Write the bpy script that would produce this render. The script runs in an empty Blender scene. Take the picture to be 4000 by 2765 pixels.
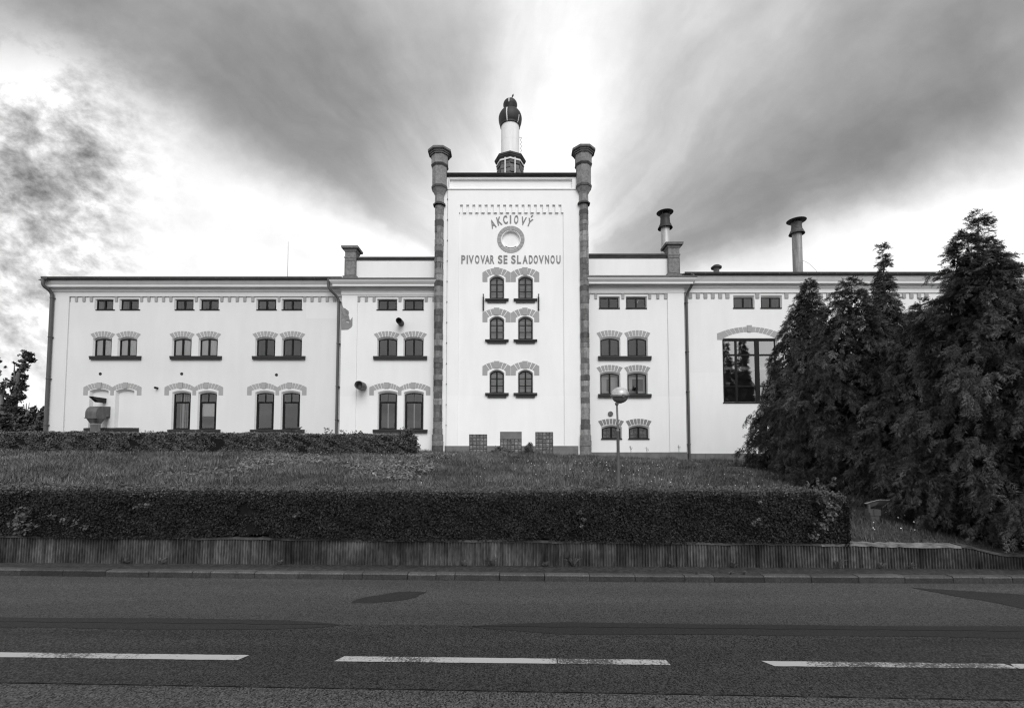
import bpy, bmesh, math, random
import numpy as np
from mathutils import Vector, Matrix
from mathutils.geometry import tessellate_polygon

random.seed(7)
RNG = np.random.default_rng(11)
R = math.radians
scene = bpy.context.scene
COL = scene.collection

# ------------------------------------------------------------------ camera
F = 1800.0
HC = 2.3                      # camera height above the road
PITCH = math.atan(0.0486)
PPY = 1750 - F * math.tan(PITCH)
cam_d = bpy.data.cameras.new("camera")
cam = bpy.data.objects.new("camera", cam_d)
COL.objects.link(cam)
cam.location = (0, 0, HC)
cam.rotation_euler = (math.pi / 2 + PITCH, 0, 0)
cam_d.sensor_width = 36
cam_d.lens = 36 * F / 4000
cam_d.shift_y = (PPY - 1382.5) / 4000
cam_d.clip_start = 0.05
cam_d.clip_end = 3000
scene.camera = cam
cp, sp = math.cos(PITCH), math.sin(PITCH)


def ray(u, v):
    dx = (u - 2000) / F
    dy = -(v - PPY) / F
    return dx, cp - dy * sp, sp + dy * cp


def P(u, v, Y):
    """point of the vertical plane y=Y seen at photo pixel (u, v)"""
    dx, dY, dZ = ray(u, v)
    t = Y / dY
    return dx * t, HC + dZ * t


def PX(u, v, Y): return P(u, v, Y)[0]
def PZ(u, v, Y): return P(u, v, Y)[1]


def G(u, v, z=0.0):
    dx, dY, dZ = ray(u, v)
    t = (z - HC) / dZ
    return dx * t, dY * t


# ------------------------------------------------------------------ materials
def nn(nt, kind, loc=(0, 0), **kw):
    n = nt.nodes.new(kind)
    for k, val in kw.items():
        setattr(n, k, val)
    return n


def new_mat(name):
    m = bpy.data.materials.new(name)
    m.use_nodes = True
    nt = m.node_tree
    b = nt.nodes["Principled BSDF"]
    return m, nt, b


def grey(v): return (v, v, v, 1)


def pmat(name, base, rough=0.8, var=0.15, scale=2.0, stretch=(1, 1, 1), bump=0.0, bscale=40.0,
         spec=0.3, metal=0.0, fine=0.0, fscale=60.0, tone=False, var2=0.0, scale2=0.4):
    """grey procedural material: base value varied by world-space noises"""
    m, nt, b = new_mat(name)
    L = nt.links
    geo = nn(nt, "ShaderNodeNewGeometry")
    mp = nn(nt, "ShaderNodeMapping")
    mp.inputs["Scale"].default_value = stretch
    L.new(geo.outputs["Position"], mp.inputs["Vector"])

    def noise(sc, det, src):
        t = nn(nt, "ShaderNodeTexNoise")
        t.inputs["Scale"].default_value = sc
        t.inputs["Detail"].default_value = det
        t.inputs["Roughness"].default_value = 0.6
        L.new(src, t.inputs["Vector"])
        return t

    def around(sock, amt):
        r = nn(nt, "ShaderNodeMapRange")
        r.inputs["From Min"].default_value = 0.25
        r.inputs["From Max"].default_value = 0.75
        r.inputs["To Min"].default_value = 1 - amt
        r.inputs["To Max"].default_value = 1 + amt
        L.new(sock, r.inputs["Value"])
        return r.outputs["Result"]

    def mul(a, bb):
        x = nn(nt, "ShaderNodeMath", operation="MULTIPLY")
        for i, s in enumerate((a, bb)):
            if isinstance(s, (int, float)):
                x.inputs[i].default_value = s
            else:
                L.new(s, x.inputs[i])
        return x.outputs[0]

    val = base
    if var:
        val = mul(around(noise(scale, 6, mp.outputs[0]).outputs["Fac"], var), val)
    if var2:
        val = mul(around(noise(scale2, 3, geo.outputs["Position"]).outputs["Fac"], var2), val)
    if fine:
        val = mul(around(noise(fscale, 2, geo.outputs["Position"]).outputs["Fac"], fine), val)
    if tone:
        a = nn(nt, "ShaderNodeAttribute", attribute_name="tone")
        val = mul(a.outputs["Fac"], val)
    if isinstance(val, (int, float)):
        b.inputs["Base Color"].default_value = grey(val)
    else:
        L.new(val, b.inputs["Base Color"])
    b.inputs["Roughness"].default_value = rough
    b.inputs["Metallic"].default_value = metal
    b.inputs["Specular IOR Level"].default_value = spec
    if bump:
        bp = nn(nt, "ShaderNodeBump")
        bp.inputs["Strength"].default_value = bump
        bp.inputs["Distance"].default_value = 0.02
        L.new(noise(bscale, 4, geo.outputs["Position"]).outputs["Fac"], bp.inputs["Height"])
        L.new(bp.outputs[0], b.inputs["Normal"])
    return m


def plaster(name, base, zband=None, lower=1.0):
    """white render: faint rain streaks, repaired areas and a repainted lower band"""
    m = pmat(name, base, rough=0.9, var=0.032, scale=0.9, stretch=(1.9, 1.9, 0.35), bump=0.10, bscale=55,
             spec=0.15, var2=0.035, scale2=0.22)
    if zband is not None:
        nt = m.node_tree
        b = nt.nodes["Principled BSDF"]
        src = b.inputs["Base Color"].links[0].from_socket
        geo = nn(nt, "ShaderNodeNewGeometry")
        sx = nn(nt, "ShaderNodeSeparateXYZ")
        nt.links.new(geo.outputs["Position"], sx.inputs[0])
        r = nn(nt, "ShaderNodeMapRange")
        r.inputs["From Min"].default_value = zband - 0.03
        r.inputs["From Max"].default_value = zband + 0.03
        r.inputs["To Min"].default_value = lower
        r.inputs["To Max"].default_value = 1.0
        nt.links.new(sx.outputs["Z"], r.inputs["Value"])
        x = nn(nt, "ShaderNodeMath", operation="MULTIPLY")
        nt.links.new(src, x.inputs[0])
        nt.links.new(r.outputs[0], x.inputs[1])
        nt.links.new(x.outputs[0], b.inputs["Base Color"])
    return m


Z_BAND = PZ(2000, 1545, 29.6)
Z_BANDR = PZ(2700, 1455, 30.3)
M = {}
M["wall_wing"] = plaster("plaster_wing", 0.69)
M["wall_block"] = plaster("plaster_block", 0.79, Z_BAND, 1.035)
M["wall_tower"] = plaster("plaster_tower", 0.86, Z_BAND, 1.02)
M["wall_right"] = plaster("plaster_right_wing", 0.79, Z_BANDR, 1.03)
M["trim"] = pmat("plaster_trim", 0.76, rough=0.9, var=0.05, scale=1.5, stretch=(0.6, 1, 3), spec=0.15)
M["reveal"] = pmat("plaster_reveal", 0.70, rough=0.9, var=0.06, scale=3, spec=0.15)
M["arch"] = pmat("grey_painted_voussoir", 0.35, rough=0.85, var=0.07, scale=4, tone=True, spec=0.2)
M["joint"] = pmat("white_joint", 0.8, rough=0.9, var=0.04, spec=0.2)
M["letter"] = pmat("grey_lettering", 0.24, rough=0.85, var=0.08, scale=3, spec=0.2)
M["stone"] = pmat("sandstone", 0.20, rough=0.9, var=0.35, scale=6, bump=0.8, bscale=18, tone=True, spec=0.2, fine=0.25, fscale=40)
M["stone_dark"] = pmat("weathered_stone", 0.055, rough=0.85, var=0.45, scale=3, stretch=(0.5, 1, 3), bump=0.5, spec=0.25)
M["plinth"] = pmat("plinth_stone", 0.17, rough=0.9, var=0.25, scale=2.2, bump=0.4, spec=0.2)
M["sill"] = pmat("dark_sill", 0.028, rough=0.6, var=0.3, scale=5, spec=0.35)
M["frame"] = pmat("dark_window_frame", 0.007, rough=0.5, var=0.25, scale=8, spec=0.2)
M["zinc"] = pmat("weathered_zinc", 0.10, rough=0.55, var=0.3, scale=2.5, spec=0.4, metal=0.3)
M["pipe"] = pmat("painted_downpipe", 0.085, rough=0.5, var=0.2, scale=2.0, stretch=(1, 1, 0.4), spec=0.4)
M["steel"] = pmat("galvanised_steel", 0.42, rough=0.45, var=0.25, scale=3, stretch=(2, 2, 0.3), spec=0.5, metal=0.35)
M["steel_dull"] = pmat("stained_steel", 0.24, rough=0.55, var=0.55, scale=3, stretch=(2.5, 2.5, 0.25), spec=0.4, metal=0.3)
M["duct"] = pmat("duct_metal", 0.12, rough=0.5, var=0.35, scale=3, stretch=(2, 2, 0.4), spec=0.4, metal=0.4)
M["black"] = pmat("black_metal", 0.018, rough=0.55, var=0.4, scale=3, spec=0.4)
M["white_stack"] = pmat("white_stack", 0.78, rough=0.6, var=0.10, scale=1.4, stretch=(2.5, 2.5, 0.25), spec=0.3)
M["roof"] = pmat("roof_sheet", 0.08, rough=0.6, var=0.2, scale=1.5, spec=0.3)
M["room"] = pmat("room_surface", 0.30, rough=0.9, var=0.1, spec=0.1)
M["curtain"] = pmat("curtain_cloth", 0.75, rough=0.95, var=0.06, scale=5, stretch=(4, 1, 0.4), spec=0.1)
M["blind"] = pmat("pane_backing_grey", 0.45, rough=0.9, var=0.35, scale=3, stretch=(1, 1, 4), spec=0.1)
M["white_paint"] = pmat("white_paint", 0.7, rough=0.6, var=0.05, spec=0.3)
M["broken"] = pmat("exposed_masonry", 0.22, rough=0.95, var=0.5, scale=5, bump=1.0, bscale=14, spec=0.1)
M["render_coat"] = pmat("grey_undercoat", 0.24, rough=0.95, var=0.12, scale=3, bump=0.2, spec=0.1)
M["globe_top"] = pmat("lamp_shell", 0.5, rough=0.4, var=0.35, scale=7, spec=0.5, metal=0.2)
M["pole"] = pmat("lamp_pole_paint", 0.16, rough=0.5, var=0.3, scale=5, stretch=(3, 3, 0.5), spec=0.4, metal=0.2)
M["leaf_hedge"] = pmat("hedge_leaf", 0.021, rough=0.6, var=0.45, scale=2.5, tone=True, spec=0.2)
M["leaf_bank"] = pmat("upper_hedge_leaf", 0.066, rough=0.55, var=0.4, scale=2.0, tone=True, spec=0.35)
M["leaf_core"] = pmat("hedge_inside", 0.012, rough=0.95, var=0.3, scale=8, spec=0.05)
M["leaf_vine"] = pmat("vine_leaf", 0.044, rough=0.45, var=0.3, scale=6, tone=True, spec=0.4)
M["leaf_tree"] = pmat("broad_leaf", 0.058, rough=0.55, var=0.4, scale=0.8, tone=True, spec=0.35)
M["needle"] = pmat("conifer_foliage", 0.054, rough=0.65, var=0.5, scale=1.3, tone=True, spec=0.25)
M["bark"] = pmat("bark", 0.16, rough=0.9, var=0.4, scale=6, stretch=(3, 3, 0.6), bump=0.6, spec=0.15)
M["grass"] = pmat("grass_blade", 0.103, rough=0.6, var=0.4, scale=0.8, tone=True, spec=0.3, var2=0.35, scale2=2.5)
M["soil"] = pmat("turf", 0.045, rough=0.95, var=0.5, scale=1.2, fine=0.5, fscale=14, bump=0.8, bscale=10, spec=0.1)
M["daisy"] = pmat("daisy_petal", 0.75, rough=0.7, var=0.1, spec=0.2)
M["concrete"] = pmat("concrete", 0.30, rough=0.9, var=0.3, scale=5, bump=0.5, spec=0.2)
M["wall_top_shaded"] = pmat("crumbling_concrete_shaded", 0.06, rough=0.95, var=0.6, scale=5, bump=1.0, bscale=20, spec=0.1)
M["kerb"] = pmat("granite_kerb", 0.055, rough=0.8, var=0.3, scale=4, fine=0.5, fscale=45, bump=0.6, bscale=30, tone=True, spec=0.25)
M["fixture"] = pmat("grey_cast_metal", 0.09, rough=0.55, var=0.2, scale=9, spec=0.4, metal=0.2)
M["rust"] = pmat("rusty_iron", 0.05, rough=0.8, var=0.5, scale=12, spec=0.3)


def glass_mat(name="window_glass", mirror=None):
    m = bpy.data.materials.new(name)
    m.use_nodes = True
    nt = m.node_tree
    nt.nodes.remove(nt.nodes["Principled BSDF"])
    out = nt.nodes["Material Output"]
    tr = nn(nt, "ShaderNodeBsdfTransparent")
    tr.inputs[0].default_value = grey(0.93)
    gl = nn(nt, "ShaderNodeBsdfGlossy")
    gl.inputs["Roughness"].default_value = 0.02
    gl.inputs["Color"].default_value = grey(0.95)
    geo = nn(nt, "ShaderNodeNewGeometry")
    tx = nn(nt, "ShaderNodeTexNoise")
    tx.inputs["Scale"].default_value = 1.7
    nt.links.new(geo.outputs["Position"], tx.inputs["Vector"])
    bp = nn(nt, "ShaderNodeBump")
    bp.inputs["Strength"].default_value = 0.15
    bp.inputs["Distance"].default_value = 0.01
    nt.links.new(tx.outputs["Fac"], bp.inputs["Height"])
    nt.links.new(bp.outputs[0], gl.inputs["Normal"])
    fr = nn(nt, "ShaderNodeFresnel")
    fr.inputs["IOR"].default_value = 1.95
    mx = nn(nt, "ShaderNodeMixShader")
    if mirror is None:
        nt.links.new(fr.outputs[0], mx.inputs[0])
    else:
        mx.inputs[0].default_value = mirror
    nt.links.new(tr.outputs[0], mx.inputs[1])
    nt.links.new(gl.outputs[0], mx.inputs[2])
    nt.links.new(mx.outputs[0], out.inputs["Surface"])
    return m


M["glass"] = glass_mat()
M["glass_coated"] = glass_mat("coated_glass", 0.42)


def asphalt(name, base, speck=0.5, scale=70.0, long=0.12, dusty=None):
    m, nt, b = new_mat(name)
    L = nt.links
    geo = nn(nt, "ShaderNodeNewGeometry")
    n1 = nn(nt, "ShaderNodeTexVoronoi")
    n1.inputs["Scale"].default_value = scale
    L.new(geo.outputs["Position"], n1.inputs["Vector"])
    n2 = nn(nt, "ShaderNodeTexNoise")
    n2.inputs["Scale"].default_value = scale * 0.6
    n2.inputs["Detail"].default_value = 4
    n2.inputs["Roughness"].default_value = 0.8
    L.new(geo.outputs["Position"], n2.inputs["Vector"])
    mp = nn(nt, "ShaderNodeMapping")
    mp.inputs["Scale"].default_value = (0.18, 2.2, 1)
    mp.inputs["Rotation"].default_value = (0, 0, R(1.5))
    L.new(geo.outputs["Position"], mp.inputs["Vector"])
    n3 = nn(nt, "ShaderNodeTexNoise")
    n3.inputs["Scale"].default_value = 1.0
    n3.inputs["Detail"].default_value = 5
    L.new(mp.outputs[0], n3.inputs["Vector"])
    r1 = nn(nt, "ShaderNodeMapRange")       # light chippings
    L.new(n1.outputs["Color"], r1.inputs["Value"])
    r1.inputs["From Min"].default_value = 0.15
    r1.inputs["From Max"].default_value = 0.85
    r1.inputs["To Min"].default_value = 1 - speck
    r1.inputs["To Max"].default_value = 1 + speck * 1.5
    r2 = nn(nt, "ShaderNodeMapRange")
    L.new(n2.outputs["Fac"], r2.inputs["Value"])
    r2.inputs["From Min"].default_value = 0.3
    r2.inputs["From Max"].default_value = 0.7
    r2.inputs["To Min"].default_value = 0.5
    r2.inputs["To Max"].default_value = 1.5
    r3 = nn(nt, "ShaderNodeMapRange")
    L.new(n3.outputs["Fac"], r3.inputs["Value"])
    r3.inputs["From Min"].default_value = 0.3
    r3.inputs["From Max"].default_value = 0.7
    r3.inputs["To Min"].default_value = 1 - long
    r3.inputs["To Max"].default_value = 1 + long
    prev = base
    for r in (r1, r2, r3):
        x = nn(nt, "ShaderNodeMath", operation="MULTIPLY")
        L.new(r.outputs[0], x.inputs[0])
        if isinstance(prev, float):
            x.inputs[1].default_value = prev
        else:
            L.new(prev, x.inputs[1])
        prev = x.outputs[0]
    if dusty:                                  # dust gathers towards the kerb, wheels polish the rest
        sx = nn(nt, "ShaderNodeSeparateXYZ")
        L.new(geo.outputs["Position"], sx.inputs[0])
        rd = nn(nt, "ShaderNodeMapRange")
        L.new(sx.outputs["Y"], rd.inputs["Value"])
        rd.inputs["From Min"].default_value = dusty[0]
        rd.inputs["From Max"].default_value = dusty[1]
        rd.inputs["To Min"].default_value = 0.72
        rd.inputs["To Max"].default_value = 1.18
        x = nn(nt, "ShaderNodeMath", operation="MULTIPLY")
        L.new(rd.outputs[0], x.inputs[0])
        L.new(prev, x.inputs[1])
        prev = x.outputs[0]
    L.new(prev, b.inputs["Base Color"])
    b.inputs["Roughness"].default_value = 0.85
    b.inputs["Specular IOR Level"].default_value = 0.25
    bp = nn(nt, "ShaderNodeBump")
    bp.inputs["Strength"].default_value = 0.6
    bp.inputs["Distance"].default_value = 0.008
    L.new(n2.outputs["Fac"], bp.inputs["Height"])
    L.new(bp.outputs[0], b.inputs["Normal"])
    return m


M["asphalt_far"] = asphalt("asphalt_far_lane", 0.046, 0.7, 90, 0.15, (6.0, 7.6))
M["asphalt_mid"] = asphalt("asphalt_resurfaced", 0.0225, 0.95, 85, 0.25)
M["asphalt_near"] = asphalt("asphalt_old", 0.041, 0.95, 80)
M["tar"] = asphalt("tar_band", 0.0195, 0.3, 120, 0.2)
M["patch"] = asphalt("asphalt_patch", 0.023, 0.25, 80, 0.1)
M["paving"] = asphalt("worn_paving", 0.037, 0.3, 25, 0.3)


def paint_mat():
    m, nt, b = new_mat("worn_road_paint")
    L = nt.links
    geo = nn(nt, "ShaderNodeNewGeometry")
    a = nn(nt, "ShaderNodeTexNoise")
    a.inputs["Scale"].default_value = 45
    a.inputs["Detail"].default_value = 5
    a.inputs["Roughness"].default_value = 0.75
    L.new(geo.outputs["Position"], a.inputs["Vector"])
    c = nn(nt, "ShaderNodeTexNoise")
    c.inputs["Scale"].default_value = 1.1
    L.new(geo.outputs["Position"], c.inputs["Vector"])
    s = nn(nt, "ShaderNodeMath", operation="MULTIPLY_ADD")
    L.new(c.outputs["Fac"], s.inputs[0])
    s.inputs[1].default_value = 0.8
    L.new(a.outputs["Fac"], s.inputs[2])
    r = nn(nt, "ShaderNodeMapRange")
    L.new(s.outputs[0], r.inputs["Value"])
    r.inputs["From Min"].default_value = 0.92
    r.inputs["From Max"].default_value = 1.02
    r.inputs["To Min"].default_value = 0.37
    r.inputs["To Max"].default_value = 0.06
    L.new(r.outputs[0], b.inputs["Base Color"])
    b.inputs["Roughness"].default_value = 0.8
    b.inputs["Specular IOR Level"].default_value = 0.25
    return m


M["paint"] = paint_mat()


def ribbed_mat():
    """ribbed retaining wall: dark vertical stains and pale scuffs"""
    m, nt, b = new_mat("ribbed_concrete")
    L = nt.links
    geo = nn(nt, "ShaderNodeNewGeometry")
    vals = []
    for sc, lo, hi in (((9, 9, 1.0), 0.35, 1.65), ((1.1, 1.1, 1.6), 0.45, 1.6), ((26, 26, 9), 0.6, 1.4)):
        mp = nn(nt, "ShaderNodeMapping")
        mp.inputs["Scale"].default_value = sc
        L.new(geo.outputs["Position"], mp.inputs["Vector"])
        t = nn(nt, "ShaderNodeTexNoise")
        t.inputs["Scale"].default_value = 1
        t.inputs["Detail"].default_value = 5
        L.new(mp.outputs[0], t.inputs["Vector"])
        r = nn(nt, "ShaderNodeMapRange")
        L.new(t.outputs["Fac"], r.inputs["Value"])
        r.inputs["From Min"].default_value = 0.3
        r.inputs["From Max"].default_value = 0.7
        r.inputs["To Min"].default_value = lo
        r.inputs["To Max"].default_value = hi
        vals.append(r.outputs[0])
    prev = 0.058
    for s in vals:
        x = nn(nt, "ShaderNodeMath", operation="MULTIPLY")
        L.new(s, x.inputs[0])
        if isinstance(prev, float):
            x.inputs[1].default_value = prev
        else:
            L.new(prev, x.inputs[1])
        prev = x.outputs[0]
    L.new(prev, b.inputs["Base Color"])
    b.inputs["Roughness"].default_value = 0.92
    b.inputs["Specular IOR Level"].default_value = 0.15
    return m


M["ribbed"] = ribbed_mat()


def glassblock_mat():
    m = pmat("glass_block", 0.13, rough=0.25, var=0.6, scale=9, spec=0.6, bump=1.0, bscale=16, tone=True)
    return m


M["gblock"] = glassblock_mat()
M["mortar"] = pmat("block_mortar", 0.07, rough=0.9, var=0.2, scale=6, spec=0.1)


# ------------------------------------------------------------------ object helpers
def root_loc(o):
    v = Vector((0, 0, 0))
    while o is not None:
        v += Vector(o.location)
        o = o.parent
    return v


def link(name, me, mat=None, parent=None, base=None, smooth=False):
    o = bpy.data.objects.new(name, me)
    COL.objects.link(o)
    if mat is not None:
        for mm in (mat if isinstance(mat, (list, tuple)) else [mat]):
            me.materials.append(mm)
    if smooth:
        me.polygons.foreach_set("use_smooth", [True] * len(me.polygons))
    if parent is not None:
        o.parent = parent
        o.location = -root_loc(parent)
    elif base is not None:
        me.transform(Matrix.Translation(-Vector(base)))
        o.location = base
    return o


def thing(name, label, cat, loc, group=None):
    o = bpy.data.objects.new(name, None)
    COL.objects.link(o)
    o.location = loc
    o.empty_display_size = 0.3
    return tag(o, label, cat, group)


def tag(o, label=None, cat=None, group=None, kind=None):
    if label: o["label"] = label
    if cat: o["category"] = cat
    if group: o["group"] = group
    if kind: o["kind"] = kind
    return o


class MB:
    """collects shapes in world coordinates and links them as one mesh"""
    def __init__(self):
        self.v, self.f, self.t, self.s, self.mi = [], [], [], [], []

    def add(self, vs, fs, tone=1.0, smooth=False, mi=0):
        o = len(self.v)
        self.v += [tuple(p) for p in vs]
        for f in fs:
            self.f.append([i + o for i in f])
            self.t.append(tone)
            self.s.append(smooth)
            self.mi.append(mi)
        return self

    def box(self, x0, x1, y0, y1, z0, z1, tone=1.0, mi=0):
        vs = [(x0, y0, z0), (x1, y0, z0), (x1, y1, z0), (x0, y1, z0), (x0, y0, z1), (x1, y0, z1), (x1, y1, z1), (x0, y1, z1)]
        return self.add(vs, [(0, 3, 2, 1), (4, 5, 6, 7), (0, 1, 5, 4), (1, 2, 6, 5), (2, 3, 7, 6), (3, 0, 4, 7)], tone, mi=mi)

    def prism_x(self, prof, x0, x1, tone=1.0, x0f=None, x1f=None):
        """closed (y, z) profile extruded along x (ends may be mitred by functions of y)"""
        n = len(prof)
        a = [((x0f(y) if x0f else x0), y, z) for y, z in prof]
        b = [((x1f(y) if x1f else x1), y, z) for y, z in prof]
        fs = [(i, (i + 1) % n, n + (i + 1) % n, n + i) for i in range(n)]
        tri = tessellate_polygon([[Vector((y, z, 0)) for y, z in prof]])
        fs += [tuple(t) for t in tri] + [tuple(n + i for i in reversed(t)) for t in tri]
        return self.add(a + b, fs, tone)

    def prism_y(self, poly, y0, y1, tone=1.0, mi=0):
        """(x, z) polygon given thickness from y0 (front) to y1"""
        n = len(poly)
        a = [(x, y0, z) for x, z in poly]
        b = [(x, y1, z) for x, z in poly]
        fs = [(i, (i + 1) % n, n + (i + 1) % n, n + i) for i in range(n)]
        tri = tessellate_polygon([[Vector((x, z, 0)) for x, z in poly]])
        fs += [tuple(t) for t in tri]
        return self.add(a + b, fs, tone, mi=mi)

    def tube(self, pts, r, n=10, tone=1.0, cap=True, smooth=True):
        pts = [Vector(p) for p in pts]
        rr = r if isinstance(r, (list, tuple)) else [r] * len(pts)
        rings = []
        prev = None
        for i, p in enumerate(pts):
            d = (pts[min(i + 1, len(pts) - 1)] - pts[max(i - 1, 0)]).normalized()
            ref = prev if prev is not None else (Vector((1, 0, 0)) if abs(d.x) < 0.9 else Vector((0, 1, 0)))
            a = (ref - d * ref.dot(d)).normalized()
            prev = a
            b = d.cross(a)
            rings.append([p + (a * math.cos(2 * math.pi * k / n) + b * math.sin(2 * math.pi * k / n)) * rr[i] for k in range(n)])
        vs = [q for ring in rings for q in ring]
        fs = [(i * n + k, i * n + (k + 1) % n, (i + 1) * n + (k + 1) % n, (i + 1) * n + k) for i in range(len(pts) - 1) for k in range(n)]
        self.add(vs, fs, tone, smooth)
        if cap:
            self.add(rings[0], [tuple(range(n))], tone)
            self.add(rings[-1], [tuple(reversed(range(n)))], tone)
        return self

    def lathe(self, cx, cy, prof, n=32, tone=1.0, smooth=True, rot=0.0, top=True, bottom=False):
        """(r, z) profile revolved round the vertical axis"""
        vs = []
        for r, z in prof:
            for k in range(n):
                a = rot + 2 * math.pi * k / n
                vs.append((cx + r * math.cos(a), cy + r * math.sin(a), z))
        fs = [(i * n + k, i * n + (k + 1) % n, (i + 1) * n + (k + 1) % n, (i + 1) * n + k) for i in range(len(prof) - 1) for k in range(n)]
        self.add(vs, fs, tone, smooth)
        if top: self.add(vs[-n:], [tuple(range(n))], tone)
        if bottom: self.add(vs[:n], [tuple(reversed(range(n)))], tone)
        return self

    def build(self, name, mat, parent=None, base=None, fix=True):
        me = bpy.data.meshes.new(name)
        me.from_pydata(self.v, [], self.f)
        me.polygons.foreach_set("use_smooth", self.s)
        me.polygons.foreach_set("material_index", self.mi)
        if any(t != 1.0 for t in self.t) or M["arch"] is mat or M["stone"] is mat or M["kerb"] is mat or M["gblock"] is mat:
            at = me.attributes.new("tone", "FLOAT", "FACE")
            at.data.foreach_set("value", self.t)
        if fix:
            bm = bmesh.new()
            bm.from_mesh(me)
            bmesh.ops.recalc_face_normals(bm, faces=bm.faces)
            bm.to_mesh(me)
            bm.free()
        me.update()
        return link(name, me, mat, parent, base)


def np_mesh(name, V, Fc, mat, tone=None, parent=None, base=None):
    """fast mesh from numpy arrays; all faces have the same number of corners"""
    V = np.asarray(V, np.float32).reshape(-1, 3)
    Fc = np.asarray(Fc, np.int32)
    if base is not None and parent is None:
        V = V - np.asarray(base, np.float32)
    me = bpy.data.meshes.new(name)
    k = Fc.shape[1]
    me.vertices.add(len(V))
    me.vertices.foreach_set("co", V.ravel())
    me.loops.add(Fc.size)
    me.loops.foreach_set("vertex_index", Fc.ravel())
    me.polygons.add(len(Fc))
    me.polygons.foreach_set("loop_start", np.arange(0, Fc.size, k, dtype=np.int32))
    at = me.attributes.new("tone", "FLOAT", "FACE")
    at.data.foreach_set("value", (np.ones(len(Fc)) if tone is None else tone).astype(np.float32))
    me.update(calc_edges=True)
    o = bpy.data.objects.new(name, me)
    COL.objects.link(o)
    me.materials.append(mat)
    if parent is not None:
        o.parent = parent
        o.location = -root_loc(parent)
    elif base is not None:
        o.location = base
    return o


def sheet(mb, outer, holes, y, tone=1.0):
    """flat vertical sheet at y with openings"""
    polys = [[Vector((x, z, 0)) for x, z in outer]] + [[Vector((x, z, 0)) for x, z in h] for h in holes]
    flat = [p for pl in polys for p in pl]
    tris = []
    for t in tessellate_polygon(polys):
        a, b, c = (flat[i] for i in t)
        cr = (b.x - a.x) * (c.y - a.y) - (b.y - a.y) * (c.x - a.x)
        tris.append(tuple(t) if cr > 0 else tuple(reversed(t)))      # normals towards the street
    mb.add([(p.x, y, p.y) for p in flat], tris, tone)


def strip(mb, a, b, ya, yb, tone=1.0):
    n = len(a)
    vs = [(x, ya, z) for x, z in a] + [(x, yb, z) for x, z in b]
    mb.add(vs, [(i, (i + 1) % n, n + (i + 1) % n, n + i) for i in range(n)], tone)


def arch_pts(xl, xr, zb, zs, zt, n=12):
    if zt - zs < 0.01:
        return [(xl, zb), (xr, zb), (xr, zt), (xl, zt)]
    w = (xr - xl) / 2
    h = zt - zs
    rad = (w * w + h * h) / (2 * h)
    cx, cz = (xl + xr) / 2, zt - rad
    a0 = math.asin(min(1, w / rad))
    return [(xl, zb), (xr, zb)] + [(cx + rad * math.sin(a0 - 2 * a0 * i / n), cz + rad * math.cos(a0 - 2 * a0 * i / n)) for i in range(n + 1)]


# ================================================================== THE BREWERY
YW, YB, YT = 30.25, 30.0, 29.6           # wings, blocks, tower (outer plaster faces)
REC = 0.08                               # depth of the recessed panels
DEP = 0.12                               # window setback
bld = thing("brewery_building",
            "long white plastered brewery with a central tower, grey arched window heads and lettering",
            "building", (0, 30, 2.0))

holes = {"L": [], "LB": [], "T": [], "RB": [], "R": []}
PLANE = {"L": YW + REC, "LB": YB + REC, "T": YT + 0.11, "RB": YB + REC, "R": YW + REC}
ZWB = 0.8


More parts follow.
